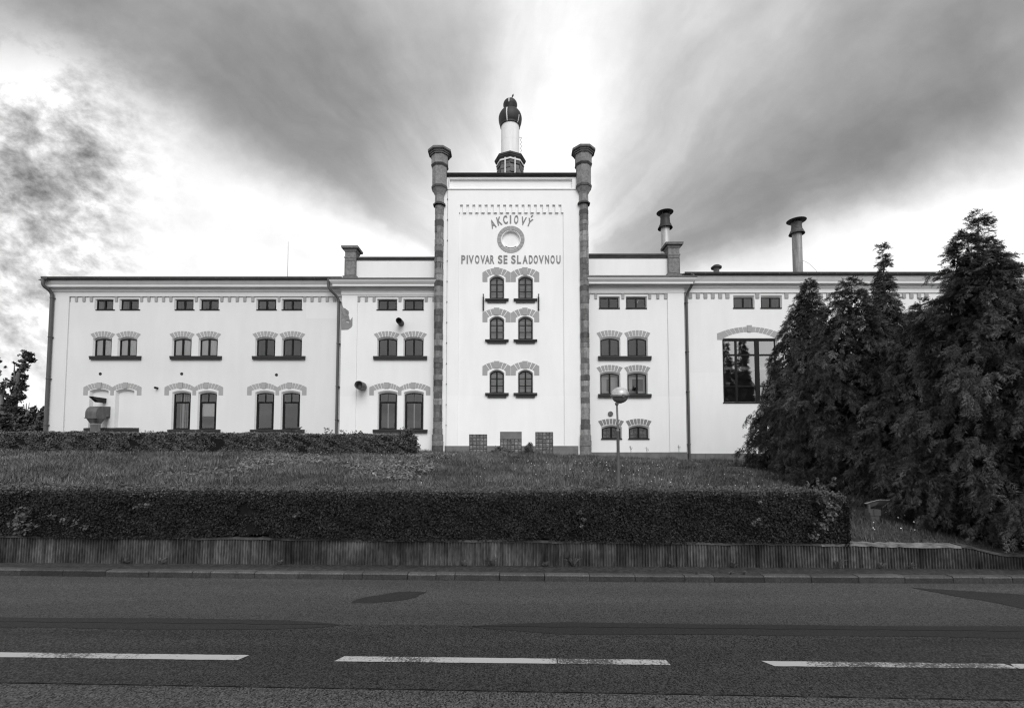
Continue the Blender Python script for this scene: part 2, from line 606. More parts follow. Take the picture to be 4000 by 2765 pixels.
def voussoirs(win, xc, y, wi_l, wi_r, wo_l, wo_r, zi_s, zi_t, zo_s, zo_t, n=7, key=None, leg=None, tone=1.0):
    """grey painted arch over an opening; key = (half width, z top), leg = z of the hood's feet"""
    def arc(w, zs, zt, x):
        h = zt - zs
        rad = (w * w + h * h) / (2 * h)
        return zt - rad + math.sqrt(max(0, rad * rad - x * x))
    wi, wo = (wi_l + wi_r) / 2, (wo_l + wo_r) / 2
    mb = MB()

    def pt(t, inner):
        # t in -1..1
        if inner:
            x = t * (wi_l if t < 0 else wi_r)
            return xc + x, arc(wi, zi_s, zi_t, max(-wi, min(wi, t * wi)))
        x = t * (wo_l if t < 0 else wo_r)
        return xc + x, arc(wo, zo_s, zo_t, max(-wo, min(wo, t * wo)))
    g = 0.017 if not key else 0.014
    t_end = 0.76 if leg is not None else 1.0
    tk = (key[0] / wo) if key else 0.0
    spans = []
    if key:
        m = (n - 1) // 2
        for i in range(m):
            a = tk + (t_end - tk) * i / m
            b = tk + (t_end - tk) * (i + 1) / m
            spans += [(a, b), (-b, -a)]
    else:
        for i in range(n):
            spans.append((-1 + 2 * i / n, -1 + 2 * (i + 1) / n))
    for a, b in spans:
        gi = g / wi
        ga, gb = gi, gi
        if not key and not leg:
            ga = 0 if a <= -0.999 else gi
            gb = 0 if b >= 0.999 else gi
        ts = [a + ga + (b - gb - a - ga) * j / 3 for j in range(4)]
        poly = [pt(t, True) for t in ts] + [pt(t, False) for t in reversed(ts)]
        mb.prism_y(poly, y - 0.012, y + 0.01, tone * random.uniform(0.96, 1.04))
    if key:
        kw, kz = key
        kwi = kw * 0.8
        zi = arc(wi, zi_s, zi_t, kwi)
        mb.prism_y([(xc - kwi, zi - 0.015), (xc + kwi, zi - 0.015), (xc + kw, kz), (xc - kw, kz)], y - 0.045, y + 0.01, tone)
    if leg is not None:
        for sgn in (-1, 1):
            w_o = wo_l if sgn < 0 else wo_r
            w_i = wi_l if sgn < 0 else wi_r
            t = sgn * (t_end + g / wi)
            pi_, po_ = pt(t, True), pt(t, False)
            zend = arc(wo, zo_s, zo_t, wo)
            poly = [pi_, (xc + sgn * w_i * 1.0, min(pi_[1] - 0.04, arc(wi, zi_s, zi_t, wi))), (xc + sgn * w_i, leg), (xc + sgn * w_o, leg), (xc + sgn * w_o, zend), po_]
            mb.prism_y(poly, y - 0.012, y + 0.01, tone * random.uniform(0.97, 1.03))
    return mb.build("arch_surround", M["arch"], win)


def window(side, uL, uR, vT, vS, vB, style="pair", splay=0.06, label=None, curtain=None, fw=0.075, dep=DEP, blind=False, vfront=None):
    """one window: measured in photo pixels, returns (object, geometry dict)"""
    y0 = PLANE[side]
    yf = y0 + dep
    vm = (vT + vB) / 2
    um = (uL + uR) / 2
    xl = PX(uL, vm, yf)
    xr = PX(uR, vm, yf)
    sx = 0.035 if side == "T" else 0.065
    zt, zb = PZ(um, vT, yf), PZ(um, vB, yf)
    zs = PZ(um, vS, yf)
    back = arch_pts(xl, xr, zb, zs, zt)
    front = arch_pts(xl - sx, xr + sx, zb, zs + splay * 0.9, zt + splay)
    if abs(zt - zs) < 0.01:
        front = arch_pts(xl - sx, xr + sx, zb, zt + splay, zt + splay)
    holes[side].append(front)
    rv = MB()
    strip(rv, front, back, y0, yf)
    g = dict(xl=xl, xr=xr, zt=zt, zs=zs, zb=zb, yf=yf, y0=y0, zft=zt + splay, zfs=zs + splay * 0.9)
    if blind:
        mb = MB()
        sheet(mb, back, [], yf - 0.002)
        w = mb.build("blind_window", M["wall_wing"], bld)
        if label: w["label"] = label
        rv.build("reveal", M["reveal"], w, fix=False)
        return w, g
    strip(rv, back, back, yf + 0.001, yf + 0.42)
    inn = arch_pts(xl + fw, xr - fw, zb + fw, zs - fw * 0.4, zt - fw)
    if abs(zt - zs) < 0.01:
        inn = arch_pts(xl + fw, xr - fw, zb + fw, zt - fw, zt - fw)
    mb = MB()
    n = len(back)
    a = [(x, yf, z) for x, z in back]
    b = [(x, yf, z) for x, z in inn]
    mb.add(a + b, [(i, (i + 1) % n, n + (i + 1) % n, n + i) for i in range(n)])
    strip(mb, inn, inn, yf, yf + 0.05)
    xc = (xl + xr) / 2
    ih = (zb + fw, zt - fw * 0.6)

    def bar_v(x, w, z0=None, z1=None):
        mb.box(x - w / 2, x + w / 2, yf - 0.012, yf + 0.045, ih[0] if z0 is None else z0, ih[1] if z1 is None else z1)

    def bar_h(z, w, x0=None, x1=None):
        mb.box(xl + fw * 0.7 if x0 is None else x0, xr - fw * 0.7 if x1 is None else x1, yf - 0.009, yf + 0.042, z - w / 2, z + w / 2)
    if style == "pair":
        bar_v(xc, 0.105)
    elif style == "six":
        bar_v(xc, 0.10)
        hgt = zt - zb
        bar_h(zb + hgt * 0.335, 0.045)
        bar_h(zb + hgt * 0.645, 0.045)
    elif style in ("tall", "tall_split"):
        zt_ = zb + (zt - zb) * 0.735
        bar_h(zt_, 0.11)
        bar_v(xc, 0.03, zt_ + 0.05) if style == "tall" else bar_v(xc, 0.05, zt_ + 0.05)
        # sash of the lower light
        for xx in (xl + fw + 0.03, xr - fw - 0.03):
            mb.box(xx - 0.035, xx + 0.035, yf - 0.006, yf + 0.04, zb + fw * 0.6, zt_ - 0.03)
        mb.box(xl + fw, xr - fw, yf - 0.004, yf + 0.04, zb + fw * 0.7, zb + fw + 0.05)
        g["ztr"] = zt_
    w = mb.build("window", M["frame"], bld)
    if label: w["label"] = label
    rv.build("reveal", M["reveal"], w, fix=False)
    mp = MB()
    sheet(mp, inn, [], yf + 0.03)
    mp.build("pane", M["glass_coated"] if style == "none" else M["glass"], w, fix=False)
    # what stands behind the glass
    if curtain:
        mc = MB()
        yc = yf + 0.075
        z0, z1 = zb - 0.02, zt + 0.02
        if curtain == "full":
            nf = 26
            for i in range(nf):
                xa = xl + (xr - xl) * i / nf
                xb_ = xl + (xr - xl) * (i + 1) / nf
                ya = yc + 0.006 * math.sin(i * 1.9) + 0.006 * math.sin(i * 0.7)
                yb = yc + 0.006 * math.sin((i + 1) * 1.9) + 0.006 * math.sin((i + 1) * 0.7)
                mc.add([(xa, ya, z0), (xb_, yb, z0), (xb_, yb, z1), (xa, ya, z1)], [(0, 1, 2, 3)])
            mc.build("curtain", M["curtain"], w, fix=False)
        elif curtain == "half":
            mc.box(xl, xr, yc, yc + 0.01, zb + (g["ztr"] - zb) * 0.50, g["ztr"])
            mc.build("blind_or_backing", M["curtain"], w)
        elif curtain == "bars":
            for i in range(7):
                x = xl + (xr - xl) * (0.36 + 0.62 * i / 6)
                mc.box(x - 0.012, x + 0.012, yc, yc + 0.02, z0, zt - 0.25 + 0.02 * (i % 3))
            for i in range(3):
                z = zb + (zt - zb) * (0.25 + 0.25 * i)
                mc.box(xl + (xr - xl) * 0.5, xr, yc + 0.021, yc + 0.035, z - 0.012, z + 0.012)
            mc.box(xc - 0.03, xc + 0.03, yf + 0.09, yf + 0.12, zb, zt - 0.05)
            mc.build("white_grille", M["white_paint"], w)
        elif curtain == "pole":
            mc.box(xc - 0.035, xc + 0.035, yf + 0.06, yf + 0.10, zb, zt - 0.06)
            mc.build("white_post", M["white_paint"], w)
        elif curtain == "inner":
            e = 0.11
            yc = yf + 0.30
            for (xa, xb_, za, zc) in ((xl + 0.02, xl + e + 0.02, zb, zt - 0.2), (xr - e - 0.02, xr - 0.02, zb, zt - 0.2), (xl + e, xr - e, zb, zb + 0.24), (xl + e, xr - e, zt - 0.34, zt - 0.2)):
                mc.box(xa, xb_, yc, yc + 0.05, za, zc)
            mc.build("inner_casement", M["white_paint"], w)
            md = MB()
            me_ = MB()
            md.box(xl + 0.1, xl + (xr - xl) * (0.40 if um < 2400 else 0.33), yc + 0.1, yc + 0.12, zb + 0.2, zt - 0.3)
            me_.box(xr - (xr - xl) * (0.40 if um < 2400 else 0.02), xr - 0.08, yc + 0.1, yc + 0.12, zb + 0.2, zt - 0.3)
            md.build("curtain", M["curtain"], w)
            me_.build("curtain", M["curtain"], w)
        elif curtain == "casement":
            yc = yf + 0.16
            e = 0.07
            zq = zs - 0.02
            for (xa, xb_, za, zc) in ((xl, xl + e, zb, zq), (xr - e, xr, zb, zq), (xc - e * 0.7, xc + e * 0.7, zb + e, zq - e), (xl + e, xr - e, zb, zb + e), (xl + e, xr - e, zq - e, zq)):
                mc.box(xa, xb_, yc, yc + 0.04, za, zc)
            for q in (0.36, 0.66):
                for (xa, xb_) in ((xl + e, xc - e * 0.7), (xc + e * 0.7, xr - e)):
                    mc.box(xa, xb_, yc + 0.004, yc + 0.03, zb + (zq - zb) * q - 0.02, zb + (zq - zb) * q + 0.02)
            mc.build("inner_casement", M["white_paint"], w)
            md = MB()
            sheet(md, [(xl - 0.05, zb - 0.05), (xr + 0.05, zb - 0.05), (xr + 0.05, zt + 0.05), (xl - 0.05, zt + 0.05)], [], yf + 0.24)
            md.build("blind_or_backing", M["blind"], w)  # grey sheet added behind the glass, lightens panes like bright reflections
        elif curtain == "blocks":
            nx, nz = 4, 3
            for i in range(nx):
                for j in range(nz):
                    xa = xl + (xr - xl) * i / nx
                    za = z0 + (z1 - z0) * j / nz
                    mc.box(xa + 0.012, xa + (xr - xl) / nx - 0.012, yc, yc + 0.06, za + 0.012, za + (z1 - z0) / nz - 0.012, random.uniform(3.4, 4.6))
            mc.box(xl, xr, yc + 0.045, yc + 0.07, z0, z1, 2.5)
            mc.build("glass_block_infill", M["gblock"], w)
    return w, g


def sill(parent, side, u0, u1, v0, v1, out=0.16, tiers=1, name="window_sill", g=None):
    y0 = PLANE[side]
    yo = y0 - out
    um, vm = (u0 + u1) / 2, (v0 + v1) / 2
    xa, xb = PX(u0, vm, yo), PX(u1, vm, yo)
    zt, zb = PZ(um, v0, yo), PZ(um, v1, y0)
    if g is not None:                       # the sill runs up to the frame's foot
        zt = max(zt, HC + (g["zb"] - HC) * yo / y0 + 0.006)
    mb = MB()
    yi = y0 + 0.11
    if tiers == 1:
        h = zt - zb
        mb.prism_x([(yi, zt + 0.05), (yo, zt), (yo, zt - h * 0.45), (yo + 0.035, zt - h * 0.5), (yo + 0.035, zb), (y0 - 0.01, zb), (y0 - 0.01, zt - 0.02), (yi, zt - 0.02)], xa, xb)
    else:
        h = zt - zb
        mb.prism_x([(yi - 0.05, zt + 0.05), (yo, zt), (yo, zt - h * 0.38), (yo + 0.03, zt - h * 0.5), (y0 - 0.01, zt - h * 0.5), (y0 - 0.01, zt - 0.02), (yi - 0.05, zt - 0.02)], xa, xb)
        d = 9 / 60
        mb.box(xa + d, xb - d, yo + 0.07, y0 - 0.005, zb, zt - h * 0.52)
    return mb.build(name, M["sill"], parent)


def seg_arch(win, g, side, uo0, uo1, vtop, vend, inl, inr, vin_t, vin_e, n=7, tone=1.0):
    """plain segmental arch from photo pixels"""
    y = PLANE[side] - 0.03
    uc = (uo0 + uo1) / 2
    xc = PX(uc, vtop, y)
    wo = PX(uo1, vend, y) - xc
    wi = (PX(inr, vin_e, y) - PX(inl, vin_e, y)) / 2
    voussoirs(win, xc, PLANE[side], wi, wi, wo, wo, PZ(uc, vin_e, y), PZ(uc, vin_t, y), PZ(uc, vend, y), PZ(uc, vtop, y), n, tone=tone)


def hood_arch(win, side, uo0, uo1, ui0, ui1, uk0, uk1, vk, vo_t, vo_e, vi_t, vi_e, vleg, n=7):
    y = PLANE[side] - 0.03
    uc = (uk0 + uk1) / 2
    xc = PX(uc, vo_t, y)
    X = lambda u: PX(u, vo_e, y)
    voussoirs(win, xc, PLANE[side], xc - X(ui0), X(ui1) - xc, xc - X(uo0), X(uo1) - xc,
              PZ(uc, vi_e, y), PZ(uc, vi_t, y), PZ(uc, vo_e, y), PZ(uc, vo_t, y), n,
              key=((PX(uk1, vk, y) - PX(uk0, vk, y)) / 2, PZ(uc, vk, y)), leg=PZ(uc, vleg, y))


# ---- left wing and left block
for (side, a, b) in (("L", 379, 445), ("L", 475, 544), ("L", 689, 757), ("L", 787, 855), ("L", 1008, 1079), ("L", 1107, 1179), ("LB", 1478, 1550), ("LB", 1580, 1654)):
    w, g = window(side, a, b, 1173, 1173, 1211, "pair", 0.05, fw=0.07)
    sill(w, side, a - 8, b + 1, 1210.5, 1213, 0.06, g=g)

MID = [("L", ((372, 438.6), (468.7, 537)), ((353, 448.6), (453, 549)), (346, 545), "full"),
       ("L", ((680, 749), (783, 851)), ((662, 760), (765, 863)), (661, 861), "full"),
       ("L", ((1004, 1075), (1107, 1179)), ((986, 1087), (1091, 1192)), (983, 1189), None),
       ("LB", ((1479, 1551), (1581, 1653)), ((1460, 1561), (1564, 1668)), (1457, 1667), None)]
for side, ws, ar, sl, cur in MID:
    for (a, b), (o0, o1) in zip(ws, ar):
        w, g = window(side, a, b, 1323, 1330, 1392, "pair", 0.10, curtain=cur)
        uc = (o0 + o1) / 2
        hw = (b - a) / 2 + 1
        seg_arch(w, g, side, o0, o1, 1293, 1305, uc - hw + 3, uc + hw - 3, 1314.5, 1325, 7)
    sill(bld, side, sl[0], sl[1], 1393, 1405, 0.17, g=g)

# blind niches, then the tall ground-floor windows
LOW = [("L", ((363, 429), (464, 529)), (325, 437.5, 552), ((378, 396), (480.5, 498)), (325, 533), "blind"),
       ("L", ((679, 745), (780, 846)), (642, 758.5, 871), ((696, 714), (796.5, 814.5)), (652, 854), "L2"),
       ("L", ((1002, 1070), (1104, 1171)), (965, 1083, 1197), ((1021.5, 1039.5), (1122, 1140)), (975, 1185), "L3"),
       ("LB", ((1481, 1550), (1582, 1653)), (1442.6, 1561, 1681), ((1499.5, 1520), (1605, 1624)), (1455, 1668), "L4")]
for side, ws, (o0, om, o1), ks, sl, tp in LOW:
    for i, ((a, b), (k0, k1)) in enumerate(zip(ws, ks)):
        cur = {"L2": ("bars", "half"), "L4": ("pole", "pole")}.get(tp, (None, None))[i]
        if tp == "blind":
            w, g = window(side, a, b, 1529, 1536, 1673, splay=0.15, blind=True, dep=0.22)
        else:
            w, g = window(side, a, b, 1534, 1540, 1679, "tall_split" if tp in ("L3",) else "tall", 0.13, curtain=cur)
        uo0, uo1 = (o0, om) if i == 0 else (om, o1)
        c = (k0 + k1) / 2
        leg_o, leg_m = 17.5, 7
        ui0 = uo0 + (leg_o if i == 0 else leg_m)
        ui1 = uo1 - (leg_m if i == 0 else leg_o)
        hood_arch(w, side, uo0, uo1, ui0, ui1, k0, k1, 1493, 1495, 1512, 1515.5, 1525, 1543)
    sill(bld, side, sl[0], sl[1], 1677 if tp == "blind" else 1681, 1690, 0.2, g=g)

# ---- tower windows
for vt, vs, vb, kt, oe, leg, it, sv in ((1083, 1096, 1168, 1044, 1064, 1101, 1071, (1169, 1183)),
                                        (1241, 1254, 1327, 1202, 1222, 1258, 1229, (1328, 1342)),
                                        (1449, 1462, 1536, 1410, 1430, 1466, 1437, (1541, 1553))):
    for i, (a, b, o0, o1) in enumerate(((1914, 1968, 1884.6, 1994.5), (2025, 2080, 1995.5, 2106.5))):
        w, g = window("T", a, b, vt, vs, vb, "six", 0.07, fw=0.08, curtain="casement")
        uc = (a + b) / 2 - (2 if i else 1)
        hood_arch(w, "T", o0, o1, o0 + 19.5, o1 - 19.5, uc - 10.5, uc + 10.5, kt, kt + 2.5, oe, it, it + 12, leg, 5)
        s = (a + b) / 2
        sill(w, "T", s - 46, s + 46, sv[0], sv[1], 0.17, tiers=2, g=g)

# ---- right block
for a, b in ((2341, 2416), (2446, 2522)):
    w, g = window("RB", a, b, 1164, 1164, 1205, "pair", 0.06, fw=0.07)
    sill(w, "RB", a - 1, b + 6, 1205, 1208, 0.06, g=g)
for vt, vs, vb, ot, oe, it, ie, sv, cur, st, tn in (
        (1322, 1330, 1392, 1289.5, 1301, 1311, 1321, (1395, 1407), None, True, 1.0),
        (1458, 1465, 1540, 1425, 1436, 1447, 1455, (1542, 1553), "inner", True, 0.9),
        (1666, 1675, 1714, 1635, 1645, 1656, 1665, (1714.5, 1717), "blocks", False, 0.62)):
    off = 6 if vt > 1600 else 0
    for a, b, o0, o1 in ((2345, 2418, 2330, 2433), (2451, 2525, 2438, 2541)):
        a, b, o0, o1 = a + off, b + off, o0 + off, o1 + off * 0.8
        w, g = window("RB", a, b, vt, vs, vb, "pair", 0.12, curtain=cur)
        uc = (o0 + o1) / 2
        hw = (b - a) / 2
        seg_arch(w, g, "RB", o0, o1, ot, oe, uc - hw - 2, uc + hw + 2, it, ie, 7, tn)
        if not st:
            sill(w, "RB", a - 2, b + 7, sv[0], sv[1], 0.08, g=g)
    if st:
        sill(bld, "RB", 2338, 2546, sv[0], sv[1], 0.17, g=g)

# ---- right wing
for a, b in ((2865, 2940), (2972, 3047)):
    w, g = window("R", a, b, 1163, 1163, 1204, "pair", 0.12, fw=0.06)
    sill(w, "R", a, b + 8, 1204, 1207, 0.06, g=g)
# large workshop window
w, g = window("R", 2824, 3031, 1325, 1325, 1573, "none", 0.04, fw=0.07, dep=0.12)
mb = MB()
yf = g["yf"]
for u0, u1 in ((2872, 2880), (2950, 2967)):
    xa, xb = PX(u0, 1450, yf), PX(u1, 1450, yf)
    mb.box(xa, xb, yf - 0.014, yf + 0.047, g["zb"] + 0.05, g["zt"] - 0.05)
for v0, v1 in ((1383, 1390), (1507, 1511)):
    mb.box(g["xl"] + 0.05, g["xr"] - 0.05, yf - 0.010, yf + 0.044, PZ(2900, v1, yf), PZ(2900, v0, yf))
mb.box(g["xl"] + 0.05, g["xr"] - 0.05, yf - 0.006, yf + 0.040, g["zt"] - 0.13, g["zt"] - 0.05)
mb.build("glazing_bars", M["frame"], w)
hood_arch(w, "R", 2801.5, 3053.5, 2824, 3031, 2918, 2937, 1270, 1276, 1302, 1296, 1321, 1327, 11)
sill(w, "R", 2826, 3034, 1573, 1576, 0.06, g=g)

# ---- round niche on the tower
yT = PLANE["T"]
cxr, czr = P(1995.6, 935.5, yT)
ri = PX(2031.5, 935, yT) - cxr
ro = PX(2049, 935, yT) - cxr
circ = lambda r, n=48, cx=cxr, cz=czr: [(cx + r * math.cos(2 * math.pi * i / n), cz + r * math.sin(2 * math.pi * i / n)) for i in range(n)]
holes["T"].append(circ(ri))
mb = MB()
strip(mb, circ(ri), circ(ri * 0.98), yT, yT + 0.22)
sheet(mb, circ(ri * 0.98), [], yT + 0.215)
nich = mb.build("round_niche", M["wall_tower"], bld)
mb = MB()
for k in range(20):
    a0, a1 = 2 * math.pi * k / 20 + 0.012, 2 * math.pi * (k + 1) / 20 - 0.012
    aa = [a0 + (a1 - a0) * j / 4 for j in range(5)]
    rin = ri * 1.075
    poly = [(cxr + rin * math.cos(a), czr + rin * math.sin(a)) for a in aa] + [(cxr + ro * math.cos(a), czr + ro * math.sin(a)) for a in reversed(aa)]
    mb.prism_y(poly, yT - 0.03, yT + 0.01, random.uniform(0.94, 1.06))
mb.build("ring_surround", M["arch"], nich)
mb = MB()
aa = [R(232 + 76 * j / 10) for j in range(11)]
mb.prism_y([(cxr + ri * 0.99 * math.cos(a), czr + ri * 0.99 * math.sin(a)) for a in aa] + [(cxr + (ri * 0.93 - 0.0 * abs(j - 5)) * math.cos(a), czr + ri * 0.93 * math.sin(a)) for j, a in reversed(list(enumerate(aa)))], yT - 0.02, yT + 0.1)
mb.build("niche_sill", M["sill"], nich)

# ---- glass-block cellar windows of the tower
for (u0, u1, v0, v1, cols, rows, hat) in ((1832.5, 1903, 1696, 1775, 5, 5.4, None), (1953, 2038, 1711, 1778, 6, 4.6, 1686), (2091, 2161, 1687, 1780, 5, 6.3, None)):
    ya = yT
    xa, xb = PX(u0, 1730, ya), PX(u1, 1730, ya)
    zt, zb = PZ(u0, v0, ya), PZ(u0, v1, ya)
    ztt = zt if hat is None else PZ(u0, hat, ya)
    holes["T"].append([(xa, zb), (xb, zb), (xb, ztt), (xa, ztt)])
    mb = MB()
    mb.box(xa, xb, ya + 0.06, ya + 0.1, zb, zt)
    gw = mb.build("glass_block_window", M["mortar"], bld)
    mb = MB()
    strip(mb, [(xa, zb), (xb, zb), (xb, ztt), (xa, ztt)], [(xa, zb), (xb, zb), (xb, ztt), (xa, ztt)], ya, ya + 0.12)
    mb.build("reveal", M["reveal"], gw, fix=False)
    mb = MB()
    cw = (xb - xa) / cols
    ch = (zt - zb) / rows
    for i in range(cols):
        for j in range(int(rows) + 1):
            z1 = zt - j * ch
            z0 = max(z1 - ch, zb)
            if z1 - z0 < 0.06: continue
            x0 = xa + i * cw
            e = 0.016
            q = [(x0 + e, z0 + e), (x0 + cw - e, z0 + e), (x0 + cw - e, z1 - e), (x0 + e, z1 - e)]
            e2 = 0.05
            q2 = [(x0 + e2, z0 + e2), (x0 + cw - e2, z0 + e2), (x0 + cw - e2, z1 - e2), (x0 + e2, z1 - e2)]
            t = random.uniform(0.7, 1.5)
            mb.add([(x, ya + 0.058, z) for x, z in q] + [(x, ya + 0.035, z) for x, z in q2], [(0, 1, 5, 4), (1, 2, 6, 5), (2, 3, 7, 6), (3, 0, 4, 7), (4, 5, 6, 7)], t)
    mb.build("glass_blocks", M["gblock"], gw)
    if hat:
        mb = MB()
        mb.box(xa, xb, ya + 0.03, ya + 0.07, zt, ztt)
        mb.box(xa, xb, ya - 0.01, ya + 0.05, zt - 0.06, zt)
        mb.build("cover_panel", M["plinth"], gw)

# ---- wall sheets
XL0 = PX(183, 1400, YW)                       # left end of the building
XLW = PX(1325, 1400, YW)                      # left wing meets left block
XLB = PX(1331, 1400, YB)
XRB = PX(2676, 1400, YB)
XR1 = PX(3900, 1200, YW)
XT0, XT1 = PX(1728, 1300, YT), PX(2268, 1300, YT)
zF_L = PZ(700, 1157.5, YW)
zF_LB = PZ(1500, 1156.5, YB)
zF_RB = PZ(2450, 1146, YB)
zF_R = PZ(2800, 1143, YW)


def panel_wall(side, y0, mat, outer, panel, frame_mat=None, name="wall"):
    """outer frame sheet with a recessed panel that carries the openings"""
    mb = MB()
    sheet(mb, outer, [panel], y0)
    yp = PLANE[side]
    strip(mb, panel, panel, y0, yp)
    sheet(mb, panel, holes[side], yp)
    o = mb.build(name, mat, bld, fix=False)
    return o


def rect(x0, x1, z0, z1): return [(x0, z0), (x1, z0), (x1, z1), (x0, z1)]


ztopL = PZ(700, 1100, YW)
xpl = PX(259, 1400, YW)
panel_wall("L", YW, M["wall_wing"], rect(XL0, XLW + 0.3, ZWB, ztopL), rect(xpl, XLW + 0.2, ZWB + 0.05, zF_L))
ztopB = PZ(1500, 1094, YB)
xpLB = PX(1392.5, 1400, YB)
panel_wall("LB", YB, M["wall_block"], rect(XLB, XT0 + 0.5, ZWB, ztopB), rect(xpLB, XT0 + 0.45, ZWB + 0.05, zF_LB))
ztopRB = PZ(2450, 1087, YB)
xpRB = PX(2612, 1400, YB)
panel_wall("RB", YB, M["wall_block"], rect(XT1 - 0.5, XRB, ZWB, ztopRB), rect(XT1 - 0.45, xpRB, ZWB + 0.05, zF_RB))
ztopR = PZ(2800, 1075, YW)
panel_wall("R", YW, M["wall_right"], rect(XRB - 0.3, XR1, ZWB, ztopR), rect(XRB - 0.25, XR1 - 0.4, ZWB + 0.05, zF_R))
# tower: panel with a comb of small teeth along its head
zTT = PZ(2000, 690, YT)
xa, xb = PX(1791, 1200, YT), PX(2203, 1200, YT)
zc0, zc1 = PZ(2000, 830, YT), PZ(2000, 800, YT)
nslot = 17
x_s0, x_s1 = PX(1797, 815, YT), PX(2193, 815, YT)
per = (x_s1 - x_s0) / (nslot - 0.53)
comb = [(xa, ZWB + 0.05), (xb, ZWB + 0.05), (xb, zc0)]
for i in reversed(range(nslot)):
    s0 = x_s0 + i * per
    s1 = s0 + per * 0.47
    comb += [(s1, zc0), (s1, zc1), (s0, zc1), (s0, zc0)]
comb += [(xa, zc0)]
zp0, zp1 = PZ(2000, 738, YT), PZ(2000, 699, YT)
xpa, xpb = PX(1757, 720, YT), PX(2235, 720, YT)
mb = MB()
hd = rect(xpa, xpb, zp0, zp1)
sheet(mb, rect(XT0, XT1, ZWB, zTT), [comb, hd], YT)
yp = PLANE["T"]
strip(mb, comb, comb, YT, yp)
sheet(mb, comb, holes["T"], yp)
strip(mb, hd, hd, YT, YT + 0.16)
sheet(mb, hd, [], YT + 0.16)
# tower flanks and back above the roofs
for x in (XT0, XT1):
    mb.add([(x, YT, ZWB), (x, YT + 9, ZWB), (x, YT + 9, zTT), (x, YT, zTT)], [(0, 1, 2, 3)])
mb.add([(XT0, YT + 9, ZWB), (XT1, YT + 9, ZWB), (XT1, YT + 9, zTT), (XT0, YT + 9, zTT)], [(0, 1, 2, 3)])
tw = mb.build("wall", M["wall_tower"], bld, fix=False)
# thin string course under the head panel
mb = MB()
zs0 = PZ(2000, 743, YT)
mb.prism_x([(YT - 0.05, zs0 + 0.09), (YT - 0.05, zs0 + 0.03), (YT - 0.02, zs0), (YT + 0.01, zs0), (YT + 0.01, zs0 + 0.09)], XT0 + 0.25, XT1 - 0.25)
mb.build("string_course", M["trim"], bld)
# stone coping of the tower
mb = MB()
z0, z1 = PZ(2000, 691, YT - 0.03), PZ(2000, 674.5, YT - 0.2)
h = z1 - z0
mb.prism_x([(YT + 0.5, z1), (YT - 0.20, z1), (YT - 0.20, z1 - h * 0.3), (YT - 0.13, z1 - h * 0.42), (YT - 0.11, z1 - h * 0.72), (YT - 0.05, z1 - h * 0.78), (YT - 0.05, z0), (YT + 0.5, z0)], XT0 + 0.1, XT1 - 0.1)
mb.build("tower_coping", M["stone_dark"], bld)

# plinths
zpl = PZ(2000, 1741, YT)
segs = [(XT0 + 0.2, PX(1832.5, 1730, YT)), (PX(1903, 1730, YT), PX(1953, 1730, YT)), (PX(2038, 1730, YT), PX(2091, 1730, YT)), (PX(2161, 1730, YT), XT1 - 0.2)]
for a, b in segs:
    MB().box(a, b, YT - 0.02, YT + 0.062 + 0.05, ZWB, zpl).build("plinth", M["plinth"], bld)
zpr = PZ(2450, 1766, YB)
MB().box(PX(2306, 1770, YB), xpRB, YB + 0.02, YB + 0.1, ZWB, zpr).build("plinth", M["plinth"], bld)
MB().box(xpRB + 0.001, XRB + 0.03, YB - 0.03, YB + 0.1, ZWB, zpr + 0.01).build("plinth", M["plinth"], bld)
mb = MB()
x = XRB + 0.06
zz = PZ(2800, 1771, YW)
while x < XR1:
    mb.box(x, x + 0.62, YW + 0.02, YW + 0.14, ZWB, zz)
    x += 0.635
mb.build("plinth", M["plinth"], bld)

# back shell: rooms stay dark behind the panes
mb = MB()
yb_ = 45.0
for (x0, x1, zt_, y0_) in ((XL0, XLB, ztopL, YW + 0.001), (XLB, XT0 + 0.3, ztopB, YB + 0.001), (XT1 - 0.3, XRB, ztopRB, YB + 0.001), (XRB, XR1, ztopR, YW + 0.001)):
    for x in (x0 + 0.002, x1 - 0.002):
        mb.add([(x, y0_, ZWB), (x, yb_, ZWB), (x, yb_, zt_), (x, y0_, zt_)], [(0, 1, 2, 3)])
    mb.add([(x0, yb_, ZWB), (x1, yb_, ZWB), (x1, yb_, zt_), (x0, yb_, zt_)], [(0, 1, 2, 3)])
    for zf in (ZWB + 0.3, PZ(1000, 1425, YW), PZ(1000, 1240, YW)):
        mb.box(x0 + 0.03, x1 - 0.03, y0_ + 0.75, yb_ - 0.03, zf - 0.2, zf)
    # partition behind the rooms
    mb.add([(x0, YW + 5, ZWB), (x1, YW + 5, ZWB), (x1, YW + 5, zt_), (x0, YW + 5, zt_)], [(0, 1, 2, 3)])
for v in (1215, 1375, 1580):
    zf = PZ(2000, v, YT)
    mb.box(XT0 + 0.05, XT1 - 0.05, YT + 0.9, YT + 8.9, zf - 0.2, zf)
mb.build("inner_wall", M["room"], bld, fix=False)

